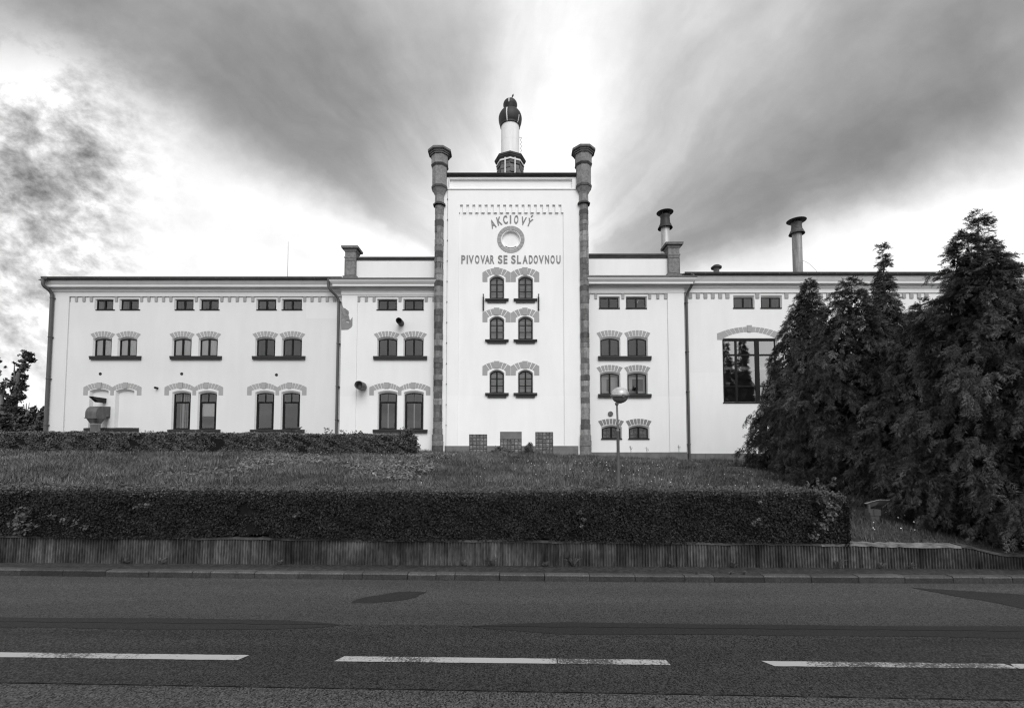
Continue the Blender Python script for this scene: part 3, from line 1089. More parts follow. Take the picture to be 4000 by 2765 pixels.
# ---- roofs
mb = MB()
def lean(x0, x1, z_e, y_e, rise=1.6):
    mb.add([(x0, y_e, z_e), (x1, y_e, z_e), (x1, y_e + 8.5, z_e + rise), (x0, y_e + 8.5, z_e + rise), (x1, y_e + 16.5, z_e), (x0, y_e + 16.5, z_e)], [(0, 1, 2, 3), (3, 2, 4, 5)])
    mb.add([(x0, y_e, z_e - 0.02), (x0, y_e + 16.5, z_e - 0.02), (x0, y_e + 8.5, z_e + rise - 0.02)], [(0, 1, 2)])
    mb.add([(x1, y_e, z_e - 0.02), (x1, y_e + 16.5, z_e - 0.02), (x1, y_e + 8.5, z_e + rise - 0.02)], [(0, 1, 2)])
zeL = PZ(700, 1087, YW - 0.5)
lean(XL0 - 0.25, XLB + 0.1, zeL, YW - 0.5)
zeR = PZ(3000, 1067, YW - 0.5)
lean(XRB - 0.1, XR1, zeR, YW - 0.5)
lean(XLB + 0.2, XT0 + 0.3, PZ(1500, 1080, YB + 0.7), YB + 0.7, 1.5)
lean(XT1 - 0.3, XRB - 0.2, PZ(2450, 1074, YB + 0.7), YB + 0.7, 1.5)
mb.add([(XT0, YT + 0.5, zTT - 0.05), (XT1, YT + 0.5, zTT - 0.05), (XT1, YT + 9, zTT - 0.05), (XT0, YT + 9, zTT - 0.05)], [(0, 1, 2, 3)])
mb.build("roof", M["roof"], bld, fix=False)

# ---- cornices
def cornice(u_ref, y0, vs, x0, x1, mat, name="cornice", mitre=(0, 0)):
    """vs: list of (out, v) from the top down; back closed on the wall"""
    prof = [(y0 - o, PZ(u_ref, v, y0 - o)) for o, v in vs]
    prof = [(y0 + 0.12, prof[0][1])] + prof + [(y0 + 0.12, prof[-1][1])]
    mb = MB()
    mb.prism_x(prof, x0, x1, x0f=(lambda y: x0 - mitre[0] * max(0, y0 - y)) if mitre[0] else None,
               x1f=(lambda y: x1 + mitre[1] * max(0, y0 - y)) if mitre[1] else None)
    return mb.build(name, mat, bld)


cove = lambda o0, v0, o1, v1, n=6: [(o0 + (o1 - o0) * math.sin(math.pi / 2 * i / n), v0 + (v1 - v0) * (1 - math.cos(math.pi / 2 * i / n))) for i in range(n + 1)]
cornice(700, YW, [(0.50, 1094)] + [(0.48, 1098), (0.44, 1104), (0.39, 1109), (0.36, 1111.5), (0.36, 1120), (0.30, 1120.5)] + cove(0.30, 1121, 0.07, 1134) + [(0.07, 1137.5), (0.0, 1138)], XL0 - 0.02, XLB + 0.05, M["trim"], mitre=(0.35, 0))
cornice(2950, YW, [(0.50, 1076), (0.48, 1082), (0.44, 1089), (0.39, 1095), (0.36, 1098), (0.36, 1106), (0.30, 1106.5)] + cove(0.30, 1107, 0.07, 1120) + [(0.07, 1124.5), (0.0, 1125)], XRB - 0.1, XR1, M["trim"])
XCL, XCR = PX(1712, 1110, YT), PX(2284, 1110, YT)
blk = lambda s: [(0.62, 1090 + s), (0.62, 1094 + s), (0.58, 1099 + s), (0.50, 1106 + s), (0.45, 1110 + s), (0.45, 1114 + s), (0.36, 1114.5 + s)] + cove(0.36, 1115 + s, 0.24, 1121 + s, 4) + [(0.24, 1130 + s), (0.18, 1130.5 + s), (0.15, 1134 + s), (0.06, 1148 + s), (0.06, 1151 + s), (0.0, 1151.5 + s)]
blk2 = lambda s: [(0.62, 1090 + s), (0.62, 1095 + s), (0.58, 1100 + s), (0.50, 1107 + s), (0.46, 1110 + s), (0.46, 1117 + s), (0.36, 1117.5 + s)] + cove(0.36, 1118 + s, 0.10, 1128 + s, 5) + [(0.10, 1130 + s), (0.03, 1131 + s), (0.03, 1151 + s), (0.0, 1151.5 + s)]
cornice(1500, YB, blk2(0), XLB, XCL, M["trim"], mitre=(1, 0))
cornice(2450, YB, blk2(-9), XCR, XRB, M["trim"], mitre=(0, 1))
# dark lead sheets on the block cornices
for u, v0, v1, x0, x1, m0, m1 in ((1500, 1084, 1090, XLB, XCL, 1, 0), (2450, 1075, 1081, XCR, XRB, 0, 1)):
    cornice(u, YB, [(0.40, v0), (0.66, v1 - 2), (0.66, v1 + 0.5)], x0, x1, M["zinc"], "lead_flashing", (m0, m1))
# narrow stone ledge heads above the friezes already come from the panel recess

# ---- gutters
def gutter(u0, u1, v, y, um, name="gutter"):
    xa, xb = PX(u0, v, y), PX(u1, v, y)
    zt = PZ(um, v, y)
    r = 0.115
    n = 10
    mb = MB()
    prof = [(y + r * math.cos(a), zt - 0.02 + r * math.sin(a)) for a in [math.pi + math.pi * i / n for i in range(n + 1)]]
    inner = [(yy * 0.9 + y * 0.1, zz_ + 0.012) for yy, zz_ in reversed(prof)]
    mb.prism_x(prof + inner, xa, xb)
    mb.tube([(xa, y - r, zt - 0.015), (xb, y - r, zt - 0.015)], 0.02, 6)
    x = xa + 0.4
    while x < xb:
        mb.box(x, x + 0.03, y - r - 0.02, y + r, zt - 0.165, zt - 0.155 + 0.0)
        mb.box(x, x + 0.03, y - r - 0.012, y - r - 0.004, zt - 0.13, zt + 0.005)
        x += 0.98 + random.uniform(-0.1, 0.1)
    return mb.build(name, M["zinc"], bld)


gutter(166, 1338, 1083, YW - 0.62, 700)
gutter(2672, 3650, 1064.5, YW - 0.62, 2950)
mb = MB()
za, zb2 = PZ(700, 1093.5, YW - 0.5), PZ(700, 1091, YW - 0.5)
mb.box(XL0 - 0.25, XLB, YW - 0.56, YW - 0.3, za - 0.015, za + 0.012)
zr_ = PZ(2950, 1075.5, YW - 0.5)
mb.box(XRB, XR1, YW - 0.56, YW - 0.3, zr_ - 0.015, zr_ + 0.012)
mb.build("eaves_board", M["black"], bld)

# ---- downpipes
def smooth_path(pts, k=6):
    out = []
    P_ = [Vector(p) for p in pts]
    out.append(P_[0])
    for i in range(1, len(P_) - 1):
        a, b, c = P_[i - 1], P_[i], P_[i + 1]
        r = min(0.28, (a - b).length * 0.45, (c - b).length * 0.45)
        p0 = b + (a - b).normalized() * r
        p1 = b + (c - b).normalized() * r
        for j in range(k + 1):
            t = j / k
            out.append(p0 * (1 - t) ** 2 + b * 2 * t * (1 - t) + p1 * t * t)
    out.append(P_[-1])
    return out


def downpipe(pts, r, zcol):
    mb = MB()
    mb.tube(smooth_path(pts), r, 12)
    x, y = pts[-1][0], pts[-1][1]
    for z in zcol:
        mb.lathe(x, y, [(r * 1.02, z - 0.03), (r * 1.18, z - 0.028), (r * 1.18, z + 0.028), (r * 1.02, z + 0.03)], 12, top=False)
        mb.box(x - r * 1.4, x + r * 1.4, y, y + 0.2, z - 0.012, z + 0.012)
    return mb.build("downpipe", M["pipe"], bld)


yg = YW - 0.62
xg, zg = P(172, 1085, yg)
xd = PX(192, 1400, YW - 0.12)
downpipe([(xg + 0.3, yg, zg - 0.05), (xg - 0.02, yg, zg - 0.06), (xg - 0.05, yg - 0.02, zg - 0.50), (xd, YW - 0.13, PZ(200, 1142, YW - 0.13)), (xd, YW - 0.13, ZWB)], 0.105, [PZ(200, v, YW) for v in (1166, 1318, 1480, 1660)])
xg, zg = P(1283, 1086, yg)
xd = PX(1319, 1400, YW - 0.12)
downpipe([(xg, yg, zg - 0.05), (xg, yg, PZ(1283, 1125, yg)), (xd, YW - 0.12, PZ(1319, 1168, YW)), (xd, YW - 0.12, ZWB)], 0.085, [PZ(1319, v, YW) for v in (1180, 1343, 1510, 1640)])
xg, zg = P(2708, 1067, yg)
xd = PX(2686, 1400, YW - 0.12)
downpipe([(xg - 0.2, yg, zg - 0.07), (xg, yg, zg - 0.08), (xg, yg, PZ(2708, 1105, yg)), (xd, YW - 0.12, PZ(2686, 1152, YW)), (xd, YW - 0.12, ZWB)], 0.085, [PZ(2686, v, YW) for v in (1185, 1375, 1530, 1735)])

# ---- dentils (grey painted blocks of the friezes)
den = {"L": ([(372 - 100, 277)] + [((x0) / 1.995, (x1) / 1.995) for x0, x1 in ((590, 610), (648, 669), (705, 727), (900, 921), (1097, 1117), (1153, 1174), (1210, 1231), (1267, 1288), (1324, 1345), (1522, 1543), (1720, 1742), (1780, 1802))]
             + [(900 + a * 0.564, 900 + b * 0.564) for a, b in ((40, 60), (92, 112), (147, 167), (330, 347), (507, 526), (557, 577), (610, 630), (662, 682), (712, 732))], 1178, 700),
       "LB": ([(900 + a * 0.564, 900 + b * 0.564) for a, b in ((880, 900), (933, 952), (987, 1006), (1166, 1186), (1347, 1367), (1400, 1420))], 1178, 1500),
       "RB": ([(2200 + a * 0.689, 2200 + b * 0.689) for a, b in ((145, 150), (177, 192), (331, 346), (483, 498), (528, 544), (572, 588))], 1168, 2450),
       "R": ([(2200 + a * 0.689, 2200 + b * 0.689) for a, b in ((710, 730), (753, 773), (796, 816), (838, 858), (880, 900), (920, 941), (1090, 1110), (1255, 1275))] + [(3110 + 29.5 * i, 3124 + 29.5 * i) for i in range(18)], 1166, 2900)}
for side, (lst, vb, ur) in den.items():
    y = PLANE[side]
    ztop = {"L": zF_L, "LB": zF_LB, "RB": zF_RB, "R": zF_R}[side] - 0.003
    mb = MB()
    for a, b in lst:
        mb.box(PX(a, 1160, y), PX(b, 1160, y), y - 0.055, y + 0.01, PZ(ur, vb, y), ztop, random.uniform(0.92, 1.05))
    mb.build("frieze_blocks", M["arch"], bld)

# ---- parapets and end piers of the two blocks
def parapet(ua, ub, vtop, vcop, vbase, um):
    y = YB + 0.25
    xa, xb = PX(ua, 1040, y), PX(ub, 1040, y)
    mb = MB()
    mb.box(xa, xb, y, y + 0.35, PZ(um, vbase, y) - 0.5, PZ(um, vcop, y))
    p = mb.build("parapet", M["wall_block"], bld)
    mb = MB()
    yc = y - 0.07
    z1, z0 = PZ(um, vtop, yc), PZ(um, vcop, yc)
    h = z1 - z0
    mb.prism_x([(y + 0.42, z1 + 0.03), (yc, z1), (yc, z1 - h * 0.4), (yc + 0.045, z1 - h * 0.6), (yc + 0.05, z0), (y + 0.42, z0)], xa, xb)
    mb.build("coping", M["stone_dark"], p)


parapet(1388, 1712, 1003, 1017, 1085, 1550)
parapet(2285, 2612, 991, 1009, 1076, 2450)


def pier(ua, ub, vcap, vcapb, vnk, vb, um, mirror):
    y = YB + 0.05
    xa, xb = PX(ua, 1040, y), PX(ub, 1040, y)
    dz = lambda v: PZ(um, v, y)
    mb = MB()
    xc, w = (xa + xb) / 2, (xb - xa) / 2
    yc = y + w
    sq = lambda s: s * math.sqrt(2)
    zb_, zn, zcb, zc = dz(vb) - 0.3, dz(vnk), dz(vcapb), dz(vcap)
    prof = [(sq(w), zb_), (sq(w), zn - 0.12), (sq(w) * 1.08, zn - 0.09), (sq(w) * 1.08, zn), (sq(w) * 0.97, zn + 0.03), (sq(w) * 0.97, zcb), (sq(w) * 1.12, zcb + 0.08), (sq(w) * 1.15, zcb + 0.2), (sq(w) * 1.35, zcb + 0.34), (sq(w) * 1.42, zc - 0.1), (sq(w) * 1.5, zc - 0.08), (sq(w) * 1.5, zc)]
    mb.lathe(xc, yc, prof, 4, smooth=False, rot=math.pi / 4)
    o = mb.build("pier", M["stone"], bld)
    # raised panel edges on the front
    mb = MB()
    e = w * 0.14
    z0, z1 = dz(vb) + 0.12, zn - 0.2
    for q in ((xa + 0.001, xa + e, z0, z1), (xb - e, xb - 0.001, z0, z1), (xa + e, xb - e, z1 - e, z1), (xa + e, xb - e, z0, z0 + e)):
        mb.box(q[0], q[1], y - 0.03, y + 0.01, q[2], q[3], 0.9)
    mb.box(xa - 0.1, xb + 0.1, y - 0.08, y + 0.2, dz(vb) - 0.05, dz(vb) + 0.08, 0.8)
    mb.build("pier_panel", M["stone"], o)
    mb = MB()
    mb.lathe(xc, yc, [(sq(w) * 1.53, zc + 0.002), (sq(w) * 1.53, zc + 0.05)], 4, smooth=False, rot=math.pi / 4, bottom=True)
    mb.build("pier_cap", M["stone_dark"], o)


pier(1346, 1389, 967, 985, 1003, 1083, 1365, False)
pier(2611, 2656, 953, 970, 992, 1074, 2633, True)

# ---- octagonal stone corner pillars of the tower
def pillar(uc, dv):
    xc = PX(uc, 1200, YT)
    S = 1.0 / 60.8
    prof = [(21.5, 1790), (21.5, 1706), (19, 1705), (19, 1671), (16.9, 1670), (16.9, 803), (24, 801), (24.5, 789), (18, 786), (17.2, 761), (19.5, 752), (24, 740), (29, 728), (30.9, 726), (30.9, 719), (28.4, 716), (28.4, 645), (32, 637), (33.2, 634), (33.2, 632), (31.8, 631), (31.8, 597)]
    pts = []
    for ap, v in prof:
        a = ap * S
        pts.append((a / math.cos(math.pi / 8), PZ(uc, v + dv, YT - a)))
    cap = [(31.9, 596), (36, 594), (36, 588), (39.5, 586), (39.5, 580.5), (43, 578.5), (43, 576), (45.5, 575), (45.5, 567)]
    cpts = [(ap * S / math.cos(math.pi / 8), PZ(uc, v + dv, YT - ap * S)) for ap, v in cap]
    mb = MB()
    rot = math.pi / 8

    def rad_at(z):
        for (r0, z0), (r1, z1) in zip(pts, pts[1:]):
            if z0 <= z <= z1 and z1 > z0:
                return r0 + (r1 - r0) * (z - z0) / (z1 - z0)
        return pts[-1][0]
    # coursed shaft: courses alternate between two and one visible blocks
    zlist = [pts[0][1]]
    z_sh = PZ(uc, 806 + dv, YT)
    z = pts[0][1]
    k = 0
    n = 8
    while z < z_sh - 0.05:
        hgt = random.uniform(0.30, 0.44)
        z2 = min(z + hgt, z_sh)
        if z_sh - z2 < 0.15: z2 = z_sh
        r = rad_at((z + z2) / 2) * random.uniform(0.975, 1.03)
        base_t = random.uniform(0.42, 1.4)
        g = 0.012
        ring = [(r * 0.955, z), (r, z + g * 2), (r * random.uniform(0.99, 1.02), z2 - g * 2), (r * 0.955, z2)]
        for j in range(n):
            a0, a1 = rot + 2 * math.pi * j / n, rot + 2 * math.pi * (j + 1) / n
            t = base_t * random.uniform(0.85, 1.15)
            cut = [a0, a1] if (k + j) % 2 else [a0, (a0 + a1) / 2, a1]
            for q0, q1 in zip(cut, cut[1:]):
                def pp(rr, a):
                    # stay on the flat facet
                    am = (a0 + a1) / 2
                    ap = rr * math.cos(math.pi / 8)
                    q = ap / math.cos(a - am)
                    return q * math.cos(a), q * math.sin(a)
                dd = random.uniform(-0.015, 0.015)
                vs = []
                for rr, zz_ in ring:
                    for a in (q0, q1):
                        x_, y_ = pp(rr + (dd if rr != ring[0][0] else 0), a)
                        vs.append((xc + x_, YT + y_, zz_))
                t2 = t * random.uniform(0.9, 1.1)
                mb.add(vs, [(0, 1, 3, 2), (2, 3, 5, 4), (4, 5, 7, 6)], t2)
        z = z2
        k += 1
    up = [(r, zz_) for r, zz_ in pts if zz_ >= z_sh - 0.02]
    up = [(rad_at(z_sh), z_sh - 0.01)] + up
    dark = {i for i in range(len(up) - 1) if False}
    for i in range(len(up) - 1):
        (r0, z0), (r1, z1) = up[i], up[i + 1]
        under = r1 > r0 * 1.01 and (z1 - z0) < 0.25
        m_ = max(1, int((z1 - z0) / 0.35))
        for q in range(m_):
            za_, zb_ = z0 + (z1 - z0) * q / m_, z0 + (z1 - z0) * (q + 1) / m_
            ra_, rb_ = r0 + (r1 - r0) * q / m_, r0 + (r1 - r0) * (q + 1) / m_
            for j in range(8):
                a0, a1 = rot + 2 * math.pi * j / 8, rot + 2 * math.pi * (j + 1) / 8
                vs = [(xc + rr * math.cos(a), YT + rr * math.sin(a), zz_) for rr, zz_ in ((ra_, za_), (rb_, zb_)) for a in (a0, a1)]
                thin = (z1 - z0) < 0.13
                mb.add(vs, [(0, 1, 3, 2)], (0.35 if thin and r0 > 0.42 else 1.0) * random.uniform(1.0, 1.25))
    p = mb.build("corner_pillar", M["stone"], bld, fix=False)
    mb = MB()
    mb.lathe(xc, YT, cpts, 8, smooth=False, rot=rot)
    mb.build("pillar_cap", M["stone_cap"], p)


M["stone_cap"] = pmat("pillar_cap_stone", 0.15, rough=0.9, var=0.5, scale=3, stretch=(1, 1, 4), bump=0.6, spec=0.2)
pillar(1714, 0)
pillar(2283, -5)

# ---- lightning conductor, brackets, rod
mb = MB()
xw = PX(1745.5, 1200, YT - 0.05)
zt = PZ(1745, 745, YT)
mb.tube([(xw, YT - 0.05, ZWB + 0.3), (xw, YT - 0.05, zt), (PX(1755, 695, YT - 0.08), YT - 0.08, PZ(1755, 695, YT))], 0.007, 5)
for v in range(780, 1730, 80):
    z = PZ(1745, v, YT)
    mb.box(xw - 0.022, xw + 0.022, YT - 0.075, YT, z - 0.03, z + 0.03)
mb.build("lightning_conductor", M["rust"], bld)
mb = MB()
xr_, zr0 = P(1123, 1083, YW + 2)
mb.tube([(xr_, YW + 2, zr0 - 0.6), (xr_, YW + 2, PZ(1123, 945, YW + 2))], [0.02, 0.008], 6)
mb.build("lightning_rod", M["zinc"], bld)
for u in (1888, 2104):
    mb = MB()
    y = YT + 0.06
    x, zt_ = P(u, 1150, y - 0.1)
    zb_ = PZ(u, 1214, y)
    zm = PZ(u, 1162, y)
    mb.tube([(x, y - 0.12, zt_), (x, y - 0.11, zm)], 0.028, 8)
    mb.box(x - 0.05, x + 0.05, y - 0.05, y, zb_, zm)
    mb.tube([(x, y - 0.10, zm + 0.02), (x, y - 0.07, zb_ + 0.08)], 0.04, 8)
    mb.lathe(x, y - 0.10, [(0.05, zt_ - 0.02), (0.055, zt_), (0.05, zt_ + 0.02)], 10)
    mb.build("flagpole_bracket", M["rust"], bld)

# ---- lettering
def glyph(ch, bold=0.026):
    cu = bpy.data.curves.new("g", "FONT")
    cu.body = ch
    cu.extrude = 0.016
    cu.offset = bold
    cu.resolution_u = 8
    o = bpy.data.objects.new("g", cu)
    COL.objects.link(o)
    dg = bpy.context.evaluated_depsgraph_get()
    me = bpy.data.meshes.new_from_object(o.evaluated_get(dg))
    vs = [tuple(v.co) for v in me.vertices]
    fs = [tuple(p.vertices) for p in me.polygons]
    bpy.data.objects.remove(o)
    bpy.data.curves.remove(cu)
    bpy.data.meshes.remove(me)
    return vs, fs


def place_glyph(mb, ch, xc, zc, w, h, y, rot=0.0):
    vs, fs = glyph(ch)
    xs = [v[0] for v in vs]
    ys = [v[1] for v in vs]
    zs = [v[2] for v in vs]
    mx, my = (min(xs) + max(xs)) / 2, (min(ys) + max(ys)) / 2
    sx, sy = w / (max(xs) - min(xs)), h / (max(ys) - min(ys))
    out = []
    for a, b, c in vs:
        px, pz = (a - mx) * sx, (b - my) * sy
        out.append((xc + px * math.cos(rot) - pz * math.sin(rot), y - c * 1.0, zc + px * math.sin(rot) + pz * math.cos(rot)))
    mb.add(out, fs)


K = 2.28
mb = MB()
yl = yT - 0.012
word = [("P", 460, 497), ("I", 508, 520), ("V", 526, 572), ("O", 582, 622), ("V", 631, 673), ("A", 671, 715), ("R", 718, 755), ("S", 787, 827), ("E", 837, 872),
        ("S", 905, 945), ("L", 957, 993), ("A", 1006, 1052), ("D", 1062, 1097), ("O", 1105, 1143), ("V", 1150, 1196), ("N", 1206, 1243), ("O", 1255, 1293), ("U", 1307, 1345)]
for ch, a, b in word:
    u = 1600 + (a + b) / 2 / K
    v = 350 + 1513.5 / K
    x, z = P(u, v, yl)
    place_glyph(mb, ch, x, z, (b - a) / K / 60.8, 78 / K / 60.8, yl)
o = mb.build("lettering", M["letter"], bld, fix=False)
o["label"] = "lower line of grey lettering reading PIVOVAR SE SLADOVNOU"
mb = MB()
for ch, cx, cy, w, h, rot in (("A", 742, 1197, 46, 80, 20), ("K", 799, 1171, 42, 78, 14), ("C", 853, 1160, 40, 78, 7), ("I", 899, 1157, 13, 78, 0), ("O", 950, 1158, 38, 80, -4), ("V", 1014, 1172, 46, 78, -12), ("Y", 1068, 1184, 46, 76, -22)):
    x, z = P(1600 + cx / K, 350 + cy / K, yl)
    place_glyph(mb, ch, x, z, w / K / 60.8, h / K / 60.8, yl, R(rot))
x, z = P(1600 + 1089 / K, 350 + 1129 / K, yl)
mb.prism_y([(x + a, z + b) for a, b in ((-0.08, -0.05), (-0.01, -0.07), (0.09, 0.04), (0.0, 0.07))], yl - 0.03, yl + 0.02)
o = mb.build("lettering", M["letter"], bld, fix=False)
o["label"] = "upper curved line of grey lettering reading AKCIOVÝ"

# ---- broken plaster on the left block's corner
def zoom2(pts, y): return [P(900 + a * 0.564, 900 + b * 0.564, y) for a, b in pts]
mb = MB()
mb.prism_y(zoom2([(767, 634), (786, 640), (800, 632), (818, 640), (846, 600), (845, 660), (838, 672), (815, 688), (768, 690)], YB), YB - 0.006, YB + 0.01)
mb.build("bare_undercoat", M["render_coat"], bld)
mb = MB()
mb.prism_y(zoom2([(767, 494), (774, 496), (776, 520), (782, 536), (796, 540), (802, 547), (818, 556), (822, 574), (818, 585), (823, 600), (826, 618), (832, 622), (826, 636), (800, 631.6), (786, 639.6), (767, 633.6)], YB), YB - 0.004, YB + 0.01)
mb.build("broken_plaster", M["broken"], bld)

# ---- repaired areas of the left wing
M["patch_plaster"] = plaster("plaster_repair", 0.725)
for u0, u1, v0, v1 in ((1196, 1316, 1182, 1245), (886, 1316, 1667, 1700)):
    yq = PLANE["L"]
    mb = MB()
    mb.box(PX(u0, (v0 + v1) / 2, yq), PX(u1, (v0 + v1) / 2, yq), yq - 0.003, yq + 0.02, PZ(u0, v1, yq), PZ(u0, v0, yq))
    if u0 > 1000: mb.build("plaster_repair", M["patch_plaster"], bld)

# ---- vents and pipes in the walls
def wall_pipe(u, v, r, length, y, mat, name="vent_pipe", ribs=0):
    """pipe sticking out of the wall with an open mouth; (u, v) is the mouth's centre"""
    ym = y - length
    x, z = P(u, v, ym)
    mb = MB()
    n = 20
    secs = [(y + 0.01, r), (ym, r)] if not ribs else [(y + 0.01 - (length + 0.01) * i / (ribs * 2), r * (1.0 if i % 2 else 0.93)) for i in range(ribs * 2 + 1)]
    secs += [(ym - 0.002, r * 0.9), (ym + length * 0.5, r * 0.88)]
    vs = []
    for yy, rr in secs:
        vs += [(x + rr * math.cos(2 * math.pi * k / n), yy, z + rr * math.sin(2 * math.pi * k / n)) for k in range(n)]
    fs = [(i * n + k, i * n + (k + 1) % n, (i + 1) * n + (k + 1) % n, (i + 1) * n + k) for i in range(len(secs) - 1) for k in range(n)]
    fs.append(tuple((len(secs) - 1) * n + k for k in range(n)))
    mb.add(vs, fs, 1.0, True)
    return mb.build(name, mat, bld)


wall_pipe(1557, 1251, 0.20, 0.75, YB + REC, M["black"], "vent_pipe", 3)
wall_pipe(1400, 1503, 0.28, 0.85, YB, M["duct"], "vent_pipe", 4)
wall_pipe(605, 1514, 0.075, 0.22, YW + REC, M["black"])
for u, v in ((392, 1460), (710, 1460), (1080, 1464)):
    y = YW + REC
    x, z = P(u, v, y)
    mb = MB()
    mb.prism_y([(x + 0.1 * math.cos(2 * math.pi * k / 20), z + 0.1 * math.sin(2 * math.pi * k / 20)) for k in range(20)], y - 0.012, y + 0.01)
    mb.build("vent_cover", M["black"], bld)
y = YB + REC
x, z = P(2385, 1616, y - 0.05)
mb = MB()
mb.prism_y([(x + 0.165 * math.cos(2 * math.pi * k / 24), z + 0.165 * math.sin(2 * math.pi * k / 24)) for k in range(24)], y - 0.06, y + 0.01)
lv = mb.build("louvred_vent", M["black"], bld)
mb = MB()
for k in range(5):
    zz_ = z - 0.12 + 0.06 * k
    hw = math.sqrt(max(0.001, 0.155 ** 2 - (zz_ - z) ** 2))
    mb.box(x - hw, x + hw, y - 0.085, y - 0.062, zz_ - 0.014, zz_ + 0.014)
mb.build("louvre", M["steel_dull"], lv)

# ---- extract duct at the blind niche
yN = YW + REC + 0.2
yD0 = YW - 0.95
xa = PX(333, 1600, yD0)
xb = PX(376, 1600, yD0)
zb_ = PZ(350, 1632, yD0)
zt_ = PZ(350, 1586, YW - 0.6)
prof = [(yN, zb_ + 0.12), (yN, zt_), (YW - 0.45, zt_)]
rr = 0.48
for i in range(1, 9):
    a = math.pi / 2 * i / 8
    prof.append((yD0 + rr - rr * math.sin(a), zt_ - rr + rr * math.cos(a)))
prof += [(yD0, zb_), (YW - 0.2, zb_), (YW - 0.2, zb_ + 0.12)]
mb = MB()
mb.prism_x(prof, xa, xb)
hood = mb.build("extract_duct", M["duct"], bld)
mb = MB()
mb.box(xa - 0.03, xb + 0.03, yD0 - 0.03, YW - 0.17, zb_ - 0.03, zb_ + 0.005)
mb.box(xa - 0.02, xb + 0.02, YW + 0.02, YW + 0.05, zb_ + 0.08, zt_ + 0.03)
mb.build("duct_flange", M["duct"], hood)
mb = MB()
xc_, yc_ = (xa + xb) / 2, (yD0 + YW - 0.2) / 2
rp = 0.26
zf = PZ(350, 1655, yc_)
sq4 = [(xa, yD0), (xb, yD0), (xb, YW - 0.2), (xa, YW - 0.2)]
top, bot = [], []
n = 24
for k in range(n):
    a = 2 * math.pi * k / n + math.pi / n
    c_, s_ = math.cos(a), math.sin(a)
    q = max(abs(c_), abs(s_))
    top.append((xc_ + (xb - xa) / 2 * c_ / q, yc_ + (YW - 0.2 - yD0) / 2 * s_ / q, zb_ - 0.028))
    bot.append((xc_ + rp * c_, yc_ + rp * s_, zf))
mb.add(top + bot, [(k, (k + 1) % n, n + (k + 1) % n, n + k) for k in range(n)])
mb.build("duct_hopper", M["duct"], hood)
mb = MB()
mb.lathe(xc_, yc_, [(rp * 0.98, 1.2), (rp * 0.98, zf - 0.06), (rp * 1.04, zf - 0.055), (rp * 1.04, zf + 0.01)], 24)
mb.build("duct_pipe", M["steel"], hood)
# small cowl above it
y1 = yN
xa, xb = PX(386, 1558, YW), PX(401, 1558, YW)
zt_, zb_ = PZ(390, 1552, YW - 0.3), PZ(390, 1571, YW - 0.2)
mb = MB()
yo_t, yo_b = YW - 0.75, YW - 0.28
prof = [(y1, zt_), (yo_t, zt_ + 0.02), (yo_b, zb_), (y1, zb_)]
vs = [(xa, y, z) for y, z in prof] + [(xb, y, z) for y, z in prof]
mb.add(vs, [(0, 1, 5, 4), (2, 3, 7, 6), (0, 3, 2, 1), (4, 5, 6, 7)])
mb.add([(xa + 0.02, yo_t + 0.12, zt_ - 0.02), (xb - 0.02, yo_t + 0.12, zt_ - 0.02), (xb - 0.02, yo_b + 0.1, zb_ + 0.02), (xa + 0.02, yo_b + 0.1, zb_ + 0.02)], [(0, 1, 2, 3)])
mb.build("vent_cowl", M["black"], bld, fix=False)

# ---- roof stacks
def stack(uc, vbase, vcyl, vlow, vtop, r, Y, mat, rl, rt, name):
    x = PX(uc, vbase, Y)
    z0, zc = PZ(uc, vbase, Y) - 1.5, PZ(uc, vcyl, Y)
    zl, zt = PZ(uc, vlow, Y), PZ(uc, vtop, Y)
    mb = MB()
    zs = [z0]
    mb.lathe(x, Y, [(r, z0), (r, zc - 0.05)], 24)
    for zq in (z0 + 2.2, z0 + 3.4):
        mb.lathe(x, Y, [(r * 1.015, zq - 0.02), (r * 1.015, zq + 0.02)], 24, top=False)
    s = mb.build(name, mat, bld)
    mb = MB()
    hl = zl - zc
    mb.lathe(x, Y, [(rl, zc - 0.22), (rl * 0.98, zc - 0.18), (r * 1.15, zc + 0.18), (r * 1.05, zl), (r * 1.2, zl + 0.10), (r * 1.05, zl + 0.2)], 24, top=False)
    mb.lathe(x, Y, [(rl, zc - 0.22), (rl * 0.9, zc - 0.16), (r, zc + 0.1)], 24, top=False)
    for k in range(4):
        a = math.pi / 4 + k * math.pi / 2
        mb.tube([(x + r * math.cos(a), Y + r * math.sin(a), zl), (x + r * 1.25 * math.cos(a), Y + r * 1.25 * math.sin(a), zt)], 0.02, 5)
    mb.lathe(x, Y, [(0.02, zt + 0.0), (rt * 0.97, zt - 0.01), (rt, zt + 0.02), (rt * 0.5, zt + 0.14), (0.03, zt + 0.2)], 28, bottom=True)
    mb.build("stack_cowl", M["black"] if mat is M["steel"] else M["steel_dark"], s)
    return s


